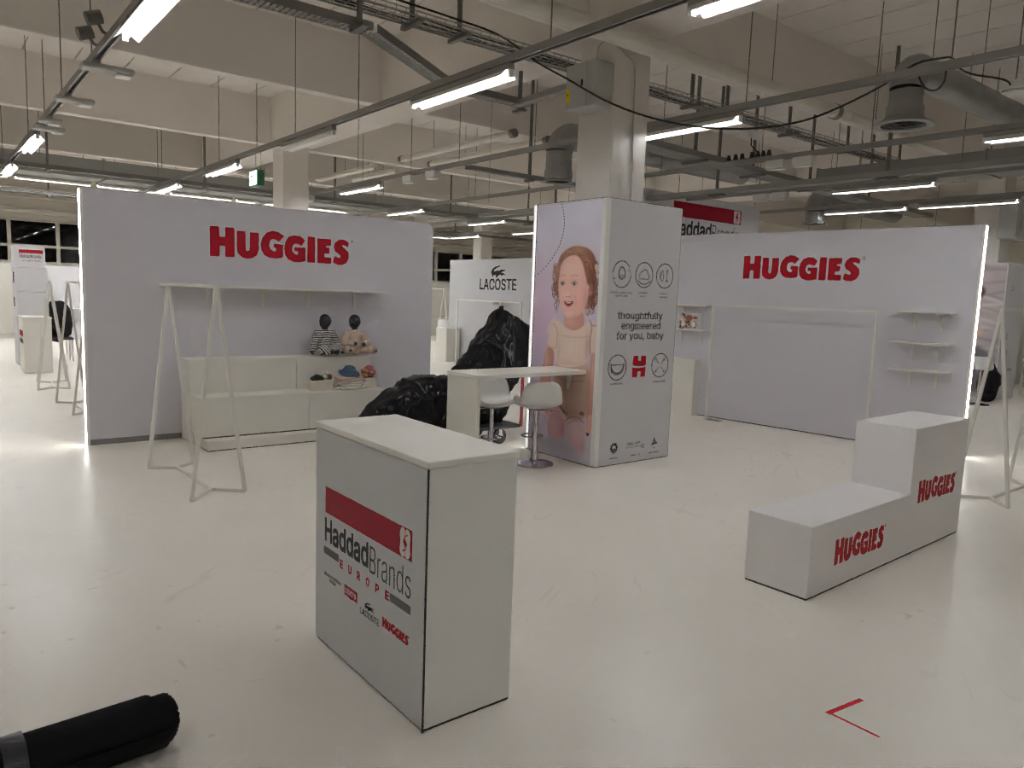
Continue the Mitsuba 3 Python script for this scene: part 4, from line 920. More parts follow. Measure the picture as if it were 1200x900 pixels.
for x in (4.52, 4.96):
    for y in (6.42, 6.86):
        w = trimesh.creation.cylinder(.084, .034, sections=28); w.apply_transform(trimesh.transformations.rotation_matrix(PI / 2, [1, 0, 0])); w.apply_translation([x, y, .084])
        kk = part(t, 'wheel', w, 'rubber', 40)
        hb = trimesh.creation.cylinder(.04, .040, sections=20); hb.apply_transform(trimesh.transformations.rotation_matrix(PI / 2, [1, 0, 0])); hb.apply_translation([x, y, .084])
        scene[kk + '__hub'] = mikit.ply(hb, 'mat_galv', 40)
        part(t, 'caster_fork', cat_([bx(x - .02, x + .02, y - .025, y - .022, .07, .172), bx(x - .02, x + .02, y + .022, y + .025, .07, .172), bx(x - .03, x + .03, y - .03, y + .03, .169, .173)]), 'galv')

# ------------------------------------------------------------------ roll of black carpet and floor tape
def carpet_roll():
    t = thing('carpet_roll', 'roll of black carpet lying on the floor in the lower left corner', 'carpet roll')
    ax = np.array([0.985, 0.075, 0]); ax /= np.linalg.norm(ax); ay = np.array([-ax[1], ax[0], 0])
    o = np.array([0.60, 2.69, 0.1015])
    R0, pitch, turns = 0.012, 0.0095, 7.2
    n = int(turns * 44)
    a = np.linspace(0, turns * 2 * PI, n)
    r = R0 + pitch * a / (2 * PI)
    off = -1.85
    rows, th = [], 0.0038
    sc = 0.099 / r[-1]
    r = r * sc
    endx = 0.055 * (1 - (a / a[-1]) ** 2.5) - 0.045 * (np.cos(a - 0.6) < -0.35) * (a > a[-1] - 6.2) + 0.007 * ((np.arange(n) % 4) / 3.0)
    for rr, s in ((r + th * .5, 0), (r - th * .5, 1)):
        y, z = -rr * np.cos(a - 1.2), rr * np.sin(a - 1.2)
        for x in (np.full(n, off), endx): rows.append(o + x[:, None] * ax + y[:, None] * ay + np.c_[np.zeros(n), np.zeros(n), z])
    V = np.vstack(rows); f = []
    for i in range(n - 1):
        A0, A1, B0, B1 = i, n + i, 2 * n + i, 3 * n + i
        for q in ((A0, A0 + 1, A1 + 1, A1), (B0, B1, B1 + 1, B0 + 1), (A1, A1 + 1, B1 + 1, B1), (A0, B0, B0 + 1, A0 + 1)):
            f += [[q[0], q[1], q[2]], [q[0], q[2], q[3]]]
    m = trimesh.Trimesh(V, f, process=False)
    m.vertices[:, 2] = np.maximum(m.vertices[:, 2], 0.0015)
    part(t, 'sheet', m, 'carpet', 50)
    c0, c1 = o - ax * 0.47, o - ax * 0.405
    bnd = tube([c0, c0 + ax * .0005, c1 - ax * .0005, c1], [.1005, .1025, .1025, .1005], 40, False)
    bnd.vertices[:, 2] = np.maximum(bnd.vertices[:, 2], 0.0008)
    part(t, 'tape_band', bnd, 'tape_grey', True, label='glossy grey packing tape band')
carpet_roll()
t = thing('floor_tape_mark', 'red tape corner mark stuck on the floor at the lower right', 'floor marking')
def strip(p, q, w):
    p, q = np.array(p), np.array(q); e = (q - p) / np.linalg.norm(q - p)
    return obox((p + q) / 2, e, (-e[1], e[0]), np.linalg.norm(q - p), w, 0.0004, 0.0014)
part(t, 'tape_strip', strip((2.815, 1.402), (3.040, 1.374), 0.021), 'red_tape'); part(t, 'tape_strip', strip((2.826, 1.405), (2.825, 1.196), 0.011), 'red_tape')

# ------------------------------------------------------------------ cable trays, ducts and other things under the ceiling
def along(p, q):
    p, q = np.array(p, float), np.array(q, float); d = q - p; L = np.linalg.norm(d); d /= L
    s = np.cross([0, 0, 1.0], d); s /= np.linalg.norm(s); return p, d, s, np.cross(d, s), L
def seg_box(p, q, a0, a1, b0, b1):
    """a bar from p to q: a across (to the left), b upwards"""
    p, d, s, u, L = along(p, q)
    v = np.array([p + d * l + s * a + u * b for l in (0, L) for a in (a0, a1) for b in (b0, b1)])
    return trimesh.convex.convex_hull(v)
def wire_tray(label, x0, x1, y, z, w, posts, h=0.055, pitch=0.10):
    t = thing('cable_tray', label, 'cable tray', 'cable trays under the ceiling')
    for s in (-1, 1):
        part(t, 'side_rail', cat_([bx(x0, x1, y + s * w / 2 - .003, y + s * w / 2 + .003, z + h - .010, z + h), bx(x0, x1, y + s * w / 2 - .003, y + s * w / 2 + .003, z, z + .018)]), 'galv')
    ms = []
    for x in np.arange(x0 + .02, x1, pitch):
        ms.append(bx(x - .003, x + .003, y - w / 2, y + w / 2, z - .006, z))
        for s in (-1, 1): ms.append(bx(x - .003, x + .003, y + s * w / 2 - .0025, y + s * w / 2 + .0025, z, z + h))
    for a in (-.25, 0, .25): ms.append(bx(x0, x1, y + a * w - .003, y + a * w + .003, z, z + .006))
    part(t, 'wire_mesh', cat_(ms), 'galv', kind='stuff')
    for x in posts:
        part(t, 'hanger_post', bx(x - .02, x + .02, y - .014, y + .014, z + .012, CEIL - .03), 'galv_dark')
        part(t, 'ceiling_plate', bx(x - .07, x + .07, y - .04, y + .04, CEIL - .034, CEIL - .0305), 'galv_dark')
        part(t, 'cantilever', bx(x - .025, x + .025, y - w / 2 - .03, y + w / 2 + .03, z - .042, z - .007), 'galv_dark')
    return t
def pan_tray(label, path, w, h, m='galv', posts=(), slots=0.05):
    """perforated tray along a path: two sides and cross slats"""
    t = thing('cable_tray', label, 'cable tray', 'cable trays under the ceiling')
    sl = []
    for p, q in zip(path[:-1], path[1:]):
        for s in (-1, 1): part(t, 'side_rail', seg_box(p, q, s * w / 2 - .002, s * w / 2 + .002, 0, h), m)
        P, d, sd, u, L = along(p, q)
        n = max(1, int(L / slots))
        for i in range(n):
            a, b = P + d * (L * (i + .12) / n), P + d * (L * (i + .80) / n)
            sl.append(seg_box(a, b, -w / 2, w / 2, -.002, 0.0))
        sl.append(seg_box(p, q, -.012, .012, -.002, .0005))
    part(t, 'perforated_base', cat_(sl), m, kind='stuff')
    for (x, y, z) in posts:
        part(t, 'hanger_post', bx(x - .018, x + .018, y - .018, y + .018, z, CEIL - .03), 'galv_dark')
        part(t, 'cantilever', bx(x - .03, x + .03, y - w / 2 - .04, y + w / 2 + .04, z - .036, z - .003), 'galv_dark')
    return t
LT = wire_tray('long wire mesh cable tray passing behind the column box, with black cables in it', -3.0, 15.3, 6.08, 4.02, 0.26, (1.2, 3.55, 4.06, 7.47, 8.17, 9.6, 11.2, 12.9, 14.5))
for i, (dy, r) in enumerate(((-.07, .008), (.03, .011), (.08, .007))):
    xs = np.linspace(-2.9, 15.2, 60)
    part(LT, 'cable', tube([[x, 6.08 + dy + .02 * math.sin(x * 1.7 + i), 4.026 + r + .012 * math.sin(x * 2.3 + i * 2) ** 2] for x in xs], r, 6), 'cable', True, label='black cable lying in the tray')
pan_tray('perforated cable tray bending across to the electrical box at the top left', [(-2, 6.02, 3.80), (3.10, 6.02, 3.80), (4.35, 6.85, 3.80), (4.75, 7.0, 3.80), (5.62, 7.0, 3.80)], 0.16, 0.07, 'galv_mid', posts=[(2.95, 5.90, 3.80), (0.9, 6.02, 3.80)])
pan_tray('short perforated cable tray leading from the bend to the electrical box', [(5.49, 7.0, 3.79), (5.43, 6.02, 3.79)], 0.12, 0.05, posts=[(5.60, 7.08, 3.79)])
pan_tray('slim cable tray crossing beyond the bar table, level with the lighting tracks', [(6.24, 9.05, 3.40), (9.75, 9.05, 3.40)], 0.10, 0.06, posts=[(7.4, 9.05, 3.4), (9.3, 9.05, 3.4)])
pan_tray('broad dark cable tray behind the column, over the tall red and white sign', [(6.6, 6.75, 3.60), (17.0, 7.35, 3.60)], 0.34, 0.08, 'galv', posts=[(8.6, 6.88, 3.6), (10.1, 6.96, 3.6), (11.9, 7.07, 3.6), (14.2, 7.2, 3.6)])
pan_tray('far cable tray crossing the hall before the grey duct', [(-4, 15.9, 3.56), (16, 15.9, 3.56)], 0.2, 0.07, 'galv_dark', posts=[(x, 15.9, 3.56) for x in (1.9, 4.6, 7.4, 10.5, 13)])
pan_tray('cable tray running into the distance at the far right', [(10.1, 1.0, 3.36), (10.1, 14.0, 3.36)], 0.2, 0.07, 'galv', posts=[(10.1, y, 3.36) for y in (3.0, 4.9, 7.6, 11.5)])
pan_tray('farthest cable tray in the hall, high before the back wall', [(-4, 20.9, 3.56), (20, 20.9, 3.56)], 0.24, 0.07, 'galv_dark', posts=[(x, 20.9, 3.56) for x in (2.5, 6.6, 10.5, 14)])

# rows of battens across the hall near the back
def batten_row(x, y, z, label):
    t = thing('fluorescent_batten', label, 'ceiling light', 'fluorescent battens in the far cross rows')
    at = T().translate([x, y, z]).rotate([0, 0, 1], 90)
    copy(t, 'housing', P_house, at); copy(t, 'reflector', P_refl, at); copy(t, 'tube', P_tube, at, 'glowing white tube')
    for q in (-.6, .6): rod(t, x + q, y, z - .006)
for i, x in enumerate((0.9, 2.5, 4.1, 5.7, 7.3, 8.9)):
    batten_row(x, 20.0, 3.88, f'lit batten across the hall beyond the grey duct, {ORD[i]} from the left')
for i, x in enumerate((11.2, 13.2, 15.2)):
    batten_row(x, 24.3, 3.78, f'lit batten close to the back windows, {ORD[i]} from the left')

# rectangular ducts
t = thing('air_duct', 'wide grey rectangular air duct crossing the hall beyond the left logo wall', 'air duct')
for i in range(9):
    x = -5.0 + i * 2.0
    part(t, 'duct_section', bx(x + .004, x + 1.996, 17.0, 17.7, 3.62, 3.98), 'duct_grey')
    part(t, 'flange', bx(x + 1.985, x + 2.015, 16.975, 17.725, 3.595, 4.005), 'duct_grey')
for x in (-1.0, 1.95, 4.15, 6.6, 9.4): rod(t, x, 17.35, 3.98, r=.008)
t = thing('air_duct', 'wide dark grey rectangular air duct at the far right under the ceiling', 'air duct')
for i in range(5):
    y = 0.6 + i * 1.25
    part(t, 'duct_section', bx(11.75, 12.35, y + .004, y + 1.246, 3.58, 3.88), 'duct_grey')
    part(t, 'flange', bx(11.73, 12.37, y + 1.236, y + 1.264, 3.56, 3.90), 'duct_grey')
for y in (2.2, 4.4, 6.3): rod(t, 12.05, y, 3.88, r=.008)

# spiral ducts with a hanging outlet
def spiral_duct(label, x, y, z0, z1, r, run, flange=0.08, flare=1.0):
    t = thing('spiral_duct', label, 'air duct', 'round spiral ducts with hanging outlets')
    n = 36
    def ribbed(pts, rr):
        pts = np.array(pts, float); L = np.r_[0, np.cumsum(np.linalg.norm(np.diff(pts, axis=0), axis=1))]
        s = np.arange(0, L[-1], 0.022); P = np.array([np.interp(s, L, pts[:, k]) for k in range(3)]).T
        return tube(P, rr + .0035 * (np.arange(len(P)) % 4 == 0), n, False)
    e = 0.06
    part(t, 'drop', ribbed([[x, y, z0 + .10], [x, y, z1 - r - e]], r), 'duct', True)
    R = r + e
    dx = 1 if run[0] > x else -1
    el = [[x + dx * (R - R * math.cos(a)), y, z1 - R + R * math.sin(a)] for a in np.linspace(0, PI / 2, 8)]
    part(t, 'elbow', tube(el, r + .006, n, False), 'duct', 60)
    part(t, 'run', ribbed([[x + dx * R, y, z1], [run[0], y, z1]], r * 1.0), 'duct', True)
    part(t, 'collar', lathe([(r * flare + .002, z0 + .02), (r * flare, z0 + .03), (r + .02, z0 + .07), (r + .018, z0 + .16), (r + .004, z0 + .16)], n, (x, y, 0)), 'duct', 40)
    part(t, 'outlet_flange', lathe([(r * flare - .012, z0 + .012), (r * flare - .01, z0 - .004), (r * flare + flange, z0 - .010), (r * flare + flange + .010, z0), (r * flare + flange, z0 + .012), (r * flare, z0 + .03)], n, (x, y, 0)), 'duct', 40)
    part(t, 'grille', cat_([lathe([(0, z0 + .03), (r * flare - .01, z0 + .03)], n, (x, y, 0))] + [seg_box((x - r * .93, y + q, z0 + .012), (x + r * .93, y + q, z0 + .012), -.004, .004, 0, .012) for q in np.linspace(-r * .3, r * .3, 3)]), 'rubber')
    for q in (0.45, 1.6):
        if abs(run[0] - x) > q: rod(t, x + dx * q, y, z1 + r * .98, r=.005)
    return t
spiral_duct('big silver spiral duct with a round outlet at the upper right', 7.02, 3.3, 3.28, 3.79, 0.137, (11.7,), 0.045, 1.45)
spiral_duct('silver spiral duct outlet hanging just left of the column', 7.50, 8.5, 3.32, 4.0, 0.19, (12.0,), .03)
spiral_duct('silver spiral duct outlet hanging over the right logo wall', 13.75, 8.0, 3.22, 3.72, 0.19, (17.0,), .03)

# pipes
def pipe(label, pts, r, group=None, ends=True, m='pipe', hang=()):
    t = thing('pipe', label, 'pipe', group)
    part(t, 'tube', tube(pts, r, 16), m, 50)
    if ends:
        for a, b in ((pts[0], pts[1]), (pts[-1], pts[-2])):
            a, b = np.array(a, float), np.array(b, float); d = (b - a) / np.linalg.norm(b - a)
            part(t, 'end_cap', tube([a - d * .02, a + d * .07], r + .008, 16), 'rod', 40)
    for (x, y, z) in hang: rod(t, x, y, z, CEIL, .005)
    return t
pipe('fat white pipe crossing in front of the column top under the ceiling', [(1.5, 5.07, 4.03), (9.0, 5.07, 4.03)], 0.085, ends=True, m='pipe', hang=[(7.6, 5.07, 4.11), (3.2, 5.07, 4.11)])
pipe('short white pipe in line with the fat pipe, beyond a dark coupling', [(9.25, 5.07, 4.03), (10.9, 5.07, 4.03)], 0.07, ends=False, hang=[(10.0, 5.07, 4.09)])
pipe('left one of two white pipes with dark ends, left of the column', [(7.27, 12.75, 4.10), (7.27, 9.3, 4.10)], 0.06, 'white pipes under the ceiling', hang=[(7.27, 11.6, 4.15)])
pipe('right one of two white pipes with dark ends, left of the column', [(7.95, 12.8, 4.10), (7.95, 9.3, 4.10)], 0.06, 'white pipes under the ceiling', hang=[(7.95, 11.6, 4.15)])
pipe('left one of two farther white pipes beyond the left logo wall', [(7.31, 16.6, 4.10), (7.31, 13.9, 4.10)], 0.06, 'white pipes under the ceiling', ends=False, hang=[(7.31, 15.2, 4.15)])
pipe('right one of two farther white pipes beyond the left logo wall', [(7.85, 15.9, 4.10), (7.85, 13.95, 4.10)], 0.06, 'white pipes under the ceiling', ends=False, hang=[(7.85, 15.2, 4.15)])
for z, r, lab in ((4.24, .05, 'upper of the three pipes along the back wall above the windows'), (3.98, .045, 'middle of the three pipes along the back wall above the windows'), (3.58, .09, 'lowest and thickest pipe along the back wall above the windows')):
    t = pipe(lab, [(FLOOR_X0 + .05, 26.75, z), (FLOOR_X1 - .05, 26.75, z)], r, 'pipes along the back wall', ends=False, m='pipe')
    for x in (2.3, 3.4, 5.0, 14.2): part(t, 'wall_bracket', bx(x - .02, x + .02, 26.75 + r * .8, 26.999, z - .015, z + .015), 'galv_dark')

# electrical box on the column, with conduit
t = thing('electrical_box', 'grey electrical box with a yellow warning sticker on the column', 'electrical box')
part(t, 'body', bx(5.105, 5.349, 5.32, 5.72, 3.46, 3.885, .006), 'box_grey')
part(t, 'door', bx(5.095, 5.105, 5.43, 5.715, 3.465, 3.88, .003), 'box_grey')
part(t, 'lock', bx(5.088, 5.095, 5.475, 5.50, 3.66, 3.72, .002), 'rubber')
part(t, 'sticker', bx(5.0925, 5.0955, 5.655, 5.712, 3.53, 3.66), 'yellow')
part(t, 'bolt_mark', plane_mesh(Polygon([(0, .03), (.014, .05), (.010, .03), (.02, .03), (.004, .0), (.008, .022)]), (5.0925, 5.695, 3.585), (0, -1, 0), (0, 0, 1), .001), 'print_black')
t = thing('conduit', 'thin metal conduit bent down the front of the column', 'conduit')
part(t, 'tube', tube([(5.20, 5.40, 3.885), (5.20, 5.40, 4.02), (5.22, 5.34, 4.07), (5.27, 5.29, 4.08), (5.45, 5.286, 3.99), (5.56, 5.286, 3.945), (5.60, 5.286, 3.92), (5.61, 5.286, 3.86), (5.645, 5.286, 2.58)], .008, 8), 'box_grey', True)

# exit sign
t = thing('exit_sign', 'small green exit sign box hanging under the lighting track above the left logo wall', 'exit sign')
part(t, 'housing', bx(3.70, 3.80, 10.40, 10.72, 3.00, 3.215, .004), 'green_sign')
k = part(t, 'lit_panel', bx(3.694, 3.6985, 10.42, 10.70, 3.015, 3.20), 'off_tube', label='glowing pictogram panel')
scene[k]['emitter'] = {'type': 'area', 'radiance': {'type': 'rgb', 'value': [1.0, 1.5, 1.05]}}
E_ = lambda g, d=.001: plane_mesh(g, (3.694, 10.70, 3.015), (0, -1, 0), (0, 0, 1), d)
run_man = unary_union([Point(.155, .155).buffer(.016), line([(.15, .135), (.125, .085)], .03), line([(.125, .09), (.155, .06), (.145, .02)], .02), line([(.125, .085), (.09, .06), (.06, .065)], .02), line([(.15, .13), (.185, .115), (.20, .135)], .014), line([(.145, .13), (.10, .12), (.085, .09)], .014)])
run_man = affinity.translate(run_man, -.06, 0)
part(t, 'pictogram', E_(unary_union([run_man, sbox(.165, .015, .265, .17).difference(sbox(.178, .015, .252, .157))])), 'green_sign')
for y in (10.46, 10.66): rod(t, 3.774, y, 3.215, TR_Z - .002, .004)

# lamp boxes and spotlights on the leftmost track
for i, (y, sx) in enumerate(((7.35, .40), (8.85, .34), (10.2, .24), (10.75, .34))):
    t = thing('track_lamp_box', f"flat grey lamp box on the leftmost track, {ORD[i]} from the camera", 'track light', 'grey lamp boxes on the leftmost track')
    x0 = 1.14
    part(t, 'body', bx(x0, x0 + sx, y - .085, y + .085, TR_Z - .075, TR_Z - .028, .012), 'box_grey')
    part(t, 'adapter', bx(1.215, 1.285, y - .05, y + .05, TR_Z - .03, TR_Z + .002, .004), 'box_grey')
    part(t, 'diffuser', bx(x0 + sx - .14, x0 + sx - .02, y - .07, y + .07, TR_Z - .095, TR_Z - .075, .006), 'white_plastic')
for i, (y, z) in enumerate(((6.72, 3.62), (7.1, 3.60))):
    t = thing('spotlight', f"small dark round spotlight above the leftmost track, {ORD[i]} from the camera", 'spotlight', 'dark spotlights on the leftmost track')
    c = trimesh.creation.cylinder(.05, .11, sections=24); c.apply_transform(trimesh.transformations.rotation_matrix(1.2, [0, 1, 0])); c.apply_translation([1.14, y, z])
    part(t, 'head', c, 'galv_dark', 40)
    part(t, 'arm', tube([[1.25, y, TR_Z + .055], [1.20, y, TR_Z + .07], [1.15, y, z]], .012, 8), 'galv_dark', True)
# white emergency light boxes
for i, (x, y, lab) in enumerate(((8.62, 5.22, 'white emergency light box on the track beside the spiral duct, nearer one of two'), (8.62, 5.6, 'white emergency light box on the track beside the spiral duct, farther one of two'), (11.1, 7.1, 'small white box light over the tall red and white sign, nearer one of two'), (11.1, 7.45, 'small white box light over the tall red and white sign, farther one of two'),
        (6.2, 9.9, 'small white box light on the track left of the column, nearest of three'), (6.2, 10.6, 'small white box light on the track left of the column, second of three'), (6.2, 14.5, 'small white box light on the track left of the column, farthest of three'))):
    t = thing('emergency_light', lab, 'emergency light', 'white box lights on the tracks')
    part(t, 'body', bx(x - .06, x + .06, y - .13, y + .13, TR_Z - .10, TR_Z - .004, .008), 'white_plastic')
    part(t, 'diffuser', bx(x - .05, x + .05, y - .12, y + .12, TR_Z - .125, TR_Z - .10, .008), 'off_tube')
t = thing('emergency_light', 'white lamp box at the top right edge, fed by the black cable', 'emergency light')
part(t, 'body', bx(8.08, 8.34, 2.45, 2.95, 3.72, 3.80, .01), 'white_plastic')
part(t, 'diffuser', bx(8.09, 8.33, 2.47, 2.93, 3.69, 3.72, .01), 'off_tube')
for y in (2.55, 2.85): rod(t, 8.21, y, 3.80)

# hanging black cable
cab = [(2.3, 6.12, 4.10), (3.3, 6.02, 4.14), (4.1, 6.0, 4.12), (4.55, 5.95, 4.05), (4.722, 5.786, 3.883), (4.904, 5.549, 3.716), (5.109, 5.283, 3.527), (5.358, 4.959, 3.355), (5.599, 4.646, 3.255), (5.833, 4.343, 3.211), (6.058, 4.05, 3.22), (6.274, 3.768, 3.287), (6.481, 3.5, 3.432), (6.679, 3.243, 3.622), (6.80, 3.10, 3.74), (6.874, 2.988, 3.76), (7.05, 2.96, 3.80), (7.3, 2.986, 3.769), (7.6, 2.921, 3.752), (8.08, 2.85, 3.758)]
from scipy.interpolate import CubicSpline
cc = np.array(cab); cs = CubicSpline(np.r_[0, np.cumsum(np.linalg.norm(np.diff(cc, axis=0), axis=1))], cc)
single('hanging_cable', tube(cs(np.linspace(0, cs.x[-1], 140)), .0095, 8), 'cable', 'black cable sagging across in front of the column to the spiral duct', 'cable', smooth=True)
cc2 = np.array([(6.86, 3.14, 3.66), (6.95, 3.10, 3.55), (7.15, 3.10, 3.58), (7.30, 3.11, 3.68), (7.36, 3.13, 3.80)]); cs2 = CubicSpline(np.arange(5), cc2)
single('hanging_cable', tube(cs2(np.linspace(0, 4, 30)), .008, 8), 'cable', 'short black cable loop around the elbow of the spiral duct', 'cable', smooth=True)
for (x, y, za, zb, lab) in ((4.15, 8.30, 3.05, 4.40, 'thin grey wire hanging beside the girder, above the left logo wall'), (6.75, 9.20, 3.0, CEIL - .002, 'thin grey wire hanging left of the column')):
    single('hanging_wire', tube([[x, y, za], [x + .006, y, (za + zb) / 2], [x, y, zb if zb > 4.5 else CEIL - .002]], .004, 5), 'rod', lab, 'wire', smooth=True)

# ------------------------------------------------------------------ neighbouring booths
# tall red and white sign behind the right wall
t = thing('tower_sign', 'tall white sign with a red bar and black lettering, rising behind the right logo wall', 'sign')
SX0, SX1, SY, SH = 9.95, 13.40, 9.0, 3.57
part(t, 'panel', bx(SX0, SX1, SY, SY + .12, 0, SH), 'fabric_white')
part(t, 'side_frame', bx(SX0 - .16, SX0 - .002, SY + .02, SY + .12, 0, SH - .06), 'frame_white')
SU = lambda g, d=.0015: plane_mesh(g, (0, SY, 0), (1, 0, 0), (0, 0, 1), d)
part(t, 'red_bar', SU(sbox(10.74, 3.165, 12.79, 3.435)), 'red_dark')
part(t, 'emblem', SU(affinity.translate(emblem(.26), 12.65, 3.30), .003), 'print_white')
part(t, 'lettering', SU(fit(text_poly('Haddad', .1, weight=.035), 10.74, 2.82, 11.87, 3.12)), 'print_black')
part(t, 'lettering', SU(fit(text_poly('Brands', .1, weight=-.022), 11.90, 2.79, 12.74, 3.10)), 'print_black')

# wall with the crocodile
t = thing('logo_wall', 'grey-white booth wall with a black crocodile emblem over black lettering', 'booth wall')
GX = 10.15
part(t, 'panel', bx(GX, GX + .1, 11.2, 15.32, 0.01, 2.42), 'fabric_grey')
GU = lambda g, d=.002: plane_mesh(g, (GX, 15.32, 0), (0, -1, 0), (0, 0, 1), d)
part(t, 'crocodile', GU(fit(CROC, 1.68, 2.015, 2.20, 2.275)), 'print_black')
part(t, 'lettering', GU(fit(text_poly('LACOSTE', .2, weight=.025), 1.25, 1.73, 2.60, 1.985)), 'print_black')
t = thing('rail_frame', 'thin white garment rail before the crocodile wall', 'clothes rail')
for y in (14.45, 12.1): part(t, 'upright', bar((GX - .35, y, 0), (GX - .35, y, 1.48), .03), 'white_metal')
part(t, 'top_rail', bar((GX - .35, 14.45, 1.48), (GX - .35, 12.1, 1.48), .03), 'white_metal')
single('display_plinth', bx(9.72, 10.10, 14.75, 15.2, 0, 0.80, .004), 'cream', 'square cream plinth at the end of the crocodile wall', 'plinth')
t = thing('wall_shelf', 'small white shelf on the crocodile wall, seen above the big rubbish bag', 'shelf')
part(t, 'board', bx(GX - .22, GX - .001, 12.95, 13.45, 1.46, 1.48), 'white_metal')
for y in (13.05, 13.35): part(t, 'bracket', bx(GX - .16, GX - .001, y - .015, y + .015, 1.40, 1.459), 'white_metal')
single('partition_panel', bx(13.0, 19.5, 24.0, 24.1, 0, 2.0), 'cream', 'bright cream partition seen between the left logo wall and the crocodile wall', 'partition')
a_rack([(12.95, 20.2), (13.4, 20.2)], (13.17, 20.2, 1.75), (13.17, 20.4), [(12.95, 21.4), (13.4, 21.4)], (13.17, 21.4, 1.75), (13.17, 21.2), 'white A-frame rack far away, in the gap beside the crocodile wall')
def far_stool(x, y, label):
    t = thing('bar_stool', label, 'bar stool')
    part(t, 'seat', lathe([(0, .62), (.17, .63), (.19, .66), (.18, .85), (.17, .85), (.17, .67), (0, .66)], 20, (x, y, 0)), 'white_plastic', 40)
    part(t, 'pole', tube([[x, y, .03], [x, y, .62]], .025, 10), 'chrome', True)
    part(t, 'base', lathe([(0, 0), (.19, 0), (.19, .012), (.04, .03), (0, .03)], 24, (x, y, 0)), 'chrome', 40)
def small_table(x, y, w, d, h, label, m='white_plastic'):
    t = thing('table', label, 'table')
    part(t, 'top', bx(x - w / 2, x + w / 2, y - d / 2, y + d / 2, h - .03, h), m)
    for sx in (-1, 1):
        for sy in (-1, 1): part(t, 'leg', bar((x + sx * (w / 2 - .03), y + sy * (d / 2 - .03), 0), (x + sx * (w / 2 - .03), y + sy * (d / 2 - .03), h - .03), .03), 'white_metal')
far_stool(11.9, 18.2, 'white stool far away in the gap beside the crocodile wall')
small_table(13.9, 21.9, 1.3, .6, .8, 'white table far away before the cream partition', 'pale_wood')

# far left: counter, panel tower, partitions
t = thing('promotion_counter', 'distant white counter with a printed side, before the panel tower at the far left', 'counter')
part(t, 'body', bx(1.36, 1.77, 15.02, 15.75, 0.006, .93), 'melamine'); part(t, 'top', bx(1.35, 1.78, 15.01, 15.76, .932, .96), 'melamine')
DU = lambda g, d=.0015: plane_mesh(g, (1.36, 15.75, 0), (0, -1, 0), (0, 0, 1), d)
part(t, 'red_bar', DU(sbox(.08, .62, .64, .72)), 'red_dark'); part(t, 'lettering', DU(unary_union([fit(text_poly('Haddad', .1, weight=.03), .08, .50, .37, .60), fit(text_poly('Brands', .1), .38, .50, .64, .60)])), 'print_dark')
t = thing('panel_tower', 'distant white panel tower with a small red-barred sign on top, far left', 'display tower')
for i, (za, zb) in enumerate(((0, .46), (.464, .905), (.909, 1.36), (1.364, 1.80), (1.804, 2.21))):
    part(t, 'panel', bx(1.40, 1.88 + (.03 if i < 4 else 0), 16.5, 17.1, za, zb), 'fabric_white')
WU = lambda g, d=.002: plane_mesh(g, (0, 16.5, 0), (1, 0, 0), (0, 0, 1), d)
part(t, 'red_bar', WU(sbox(1.47, 2.07, 1.85, 2.135)), 'red_dark')
part(t, 'lettering', WU(fit(text_poly('HaddadBrands', .1, weight=.02), 1.47, 1.985, 1.82, 2.05)), 'print_dark')
part(t, 'lettering', WU(fit(text_poly('EUROPE', .1), 1.52, 1.92, 1.80, 1.95)), 'red_dark')
VU = lambda g, d=.002: plane_mesh(g, (1.40, 17.1, 0), (0, -1, 0), (0, 0, 1), d)
part(t, 'picture_mark', VU(sbox(.18, 1.52, .40, 1.72)), 'print_dark'); part(t, 'picture_mark', VU(sbox(.18, 1.08, .40, 1.26)), 'print_dark')
single('partition_panel', bx(-2.0, 2.05, 24.0, 24.1, 0.12, 1.98), 'cream', 'cream partition at the left edge below the dark windows', 'partition')
t = thing('partition_panel', 'cool white partition below the dark windows, beside the left logo wall', 'partition')
part(t, 'panel', bx(2.4, 7.5, 23.0, 23.1, 0, 1.95), 'fabric_white')
t = thing('draped_chair', 'chair with a black jacket hung over it, far left behind the racks', 'chair')
jx, jy = 2.15, 17.2
for sx in (-.2, .2):
    for sy in (-.2, .2): part(t, 'leg', bar((jx + sx, jy + sy, 0), (jx + sx, jy + sy, .45 if sy < 0 else .98), .025), 'chrome')
part(t, 'seat', bx(jx - .22, jx + .22, jy - .22, jy + .22, .43, .47, .01), 'rubber')
jk = trimesh.creation.icosphere(4); jk.vertices *= [.30, .16, .42]; jk.vertices += jk.vertex_normals * (.10 * (meshkit.fbm(jk.vertices * 7, 3, 4) - .5))[:, None]; jk.apply_translation([jx, jy + .2, .78])
part(t, 'jacket', jk, 'black_cloth', True, label='black jacket')
small_table(2.75, 18.4, .62, .6, .75, 'white table behind the black jacket at the far left')
single('white_carton', bx(2.50, 2.85, 18.2, 18.55, .752, 1.0, .01), 'white_plastic', 'white carton standing on the far left table', 'carton')

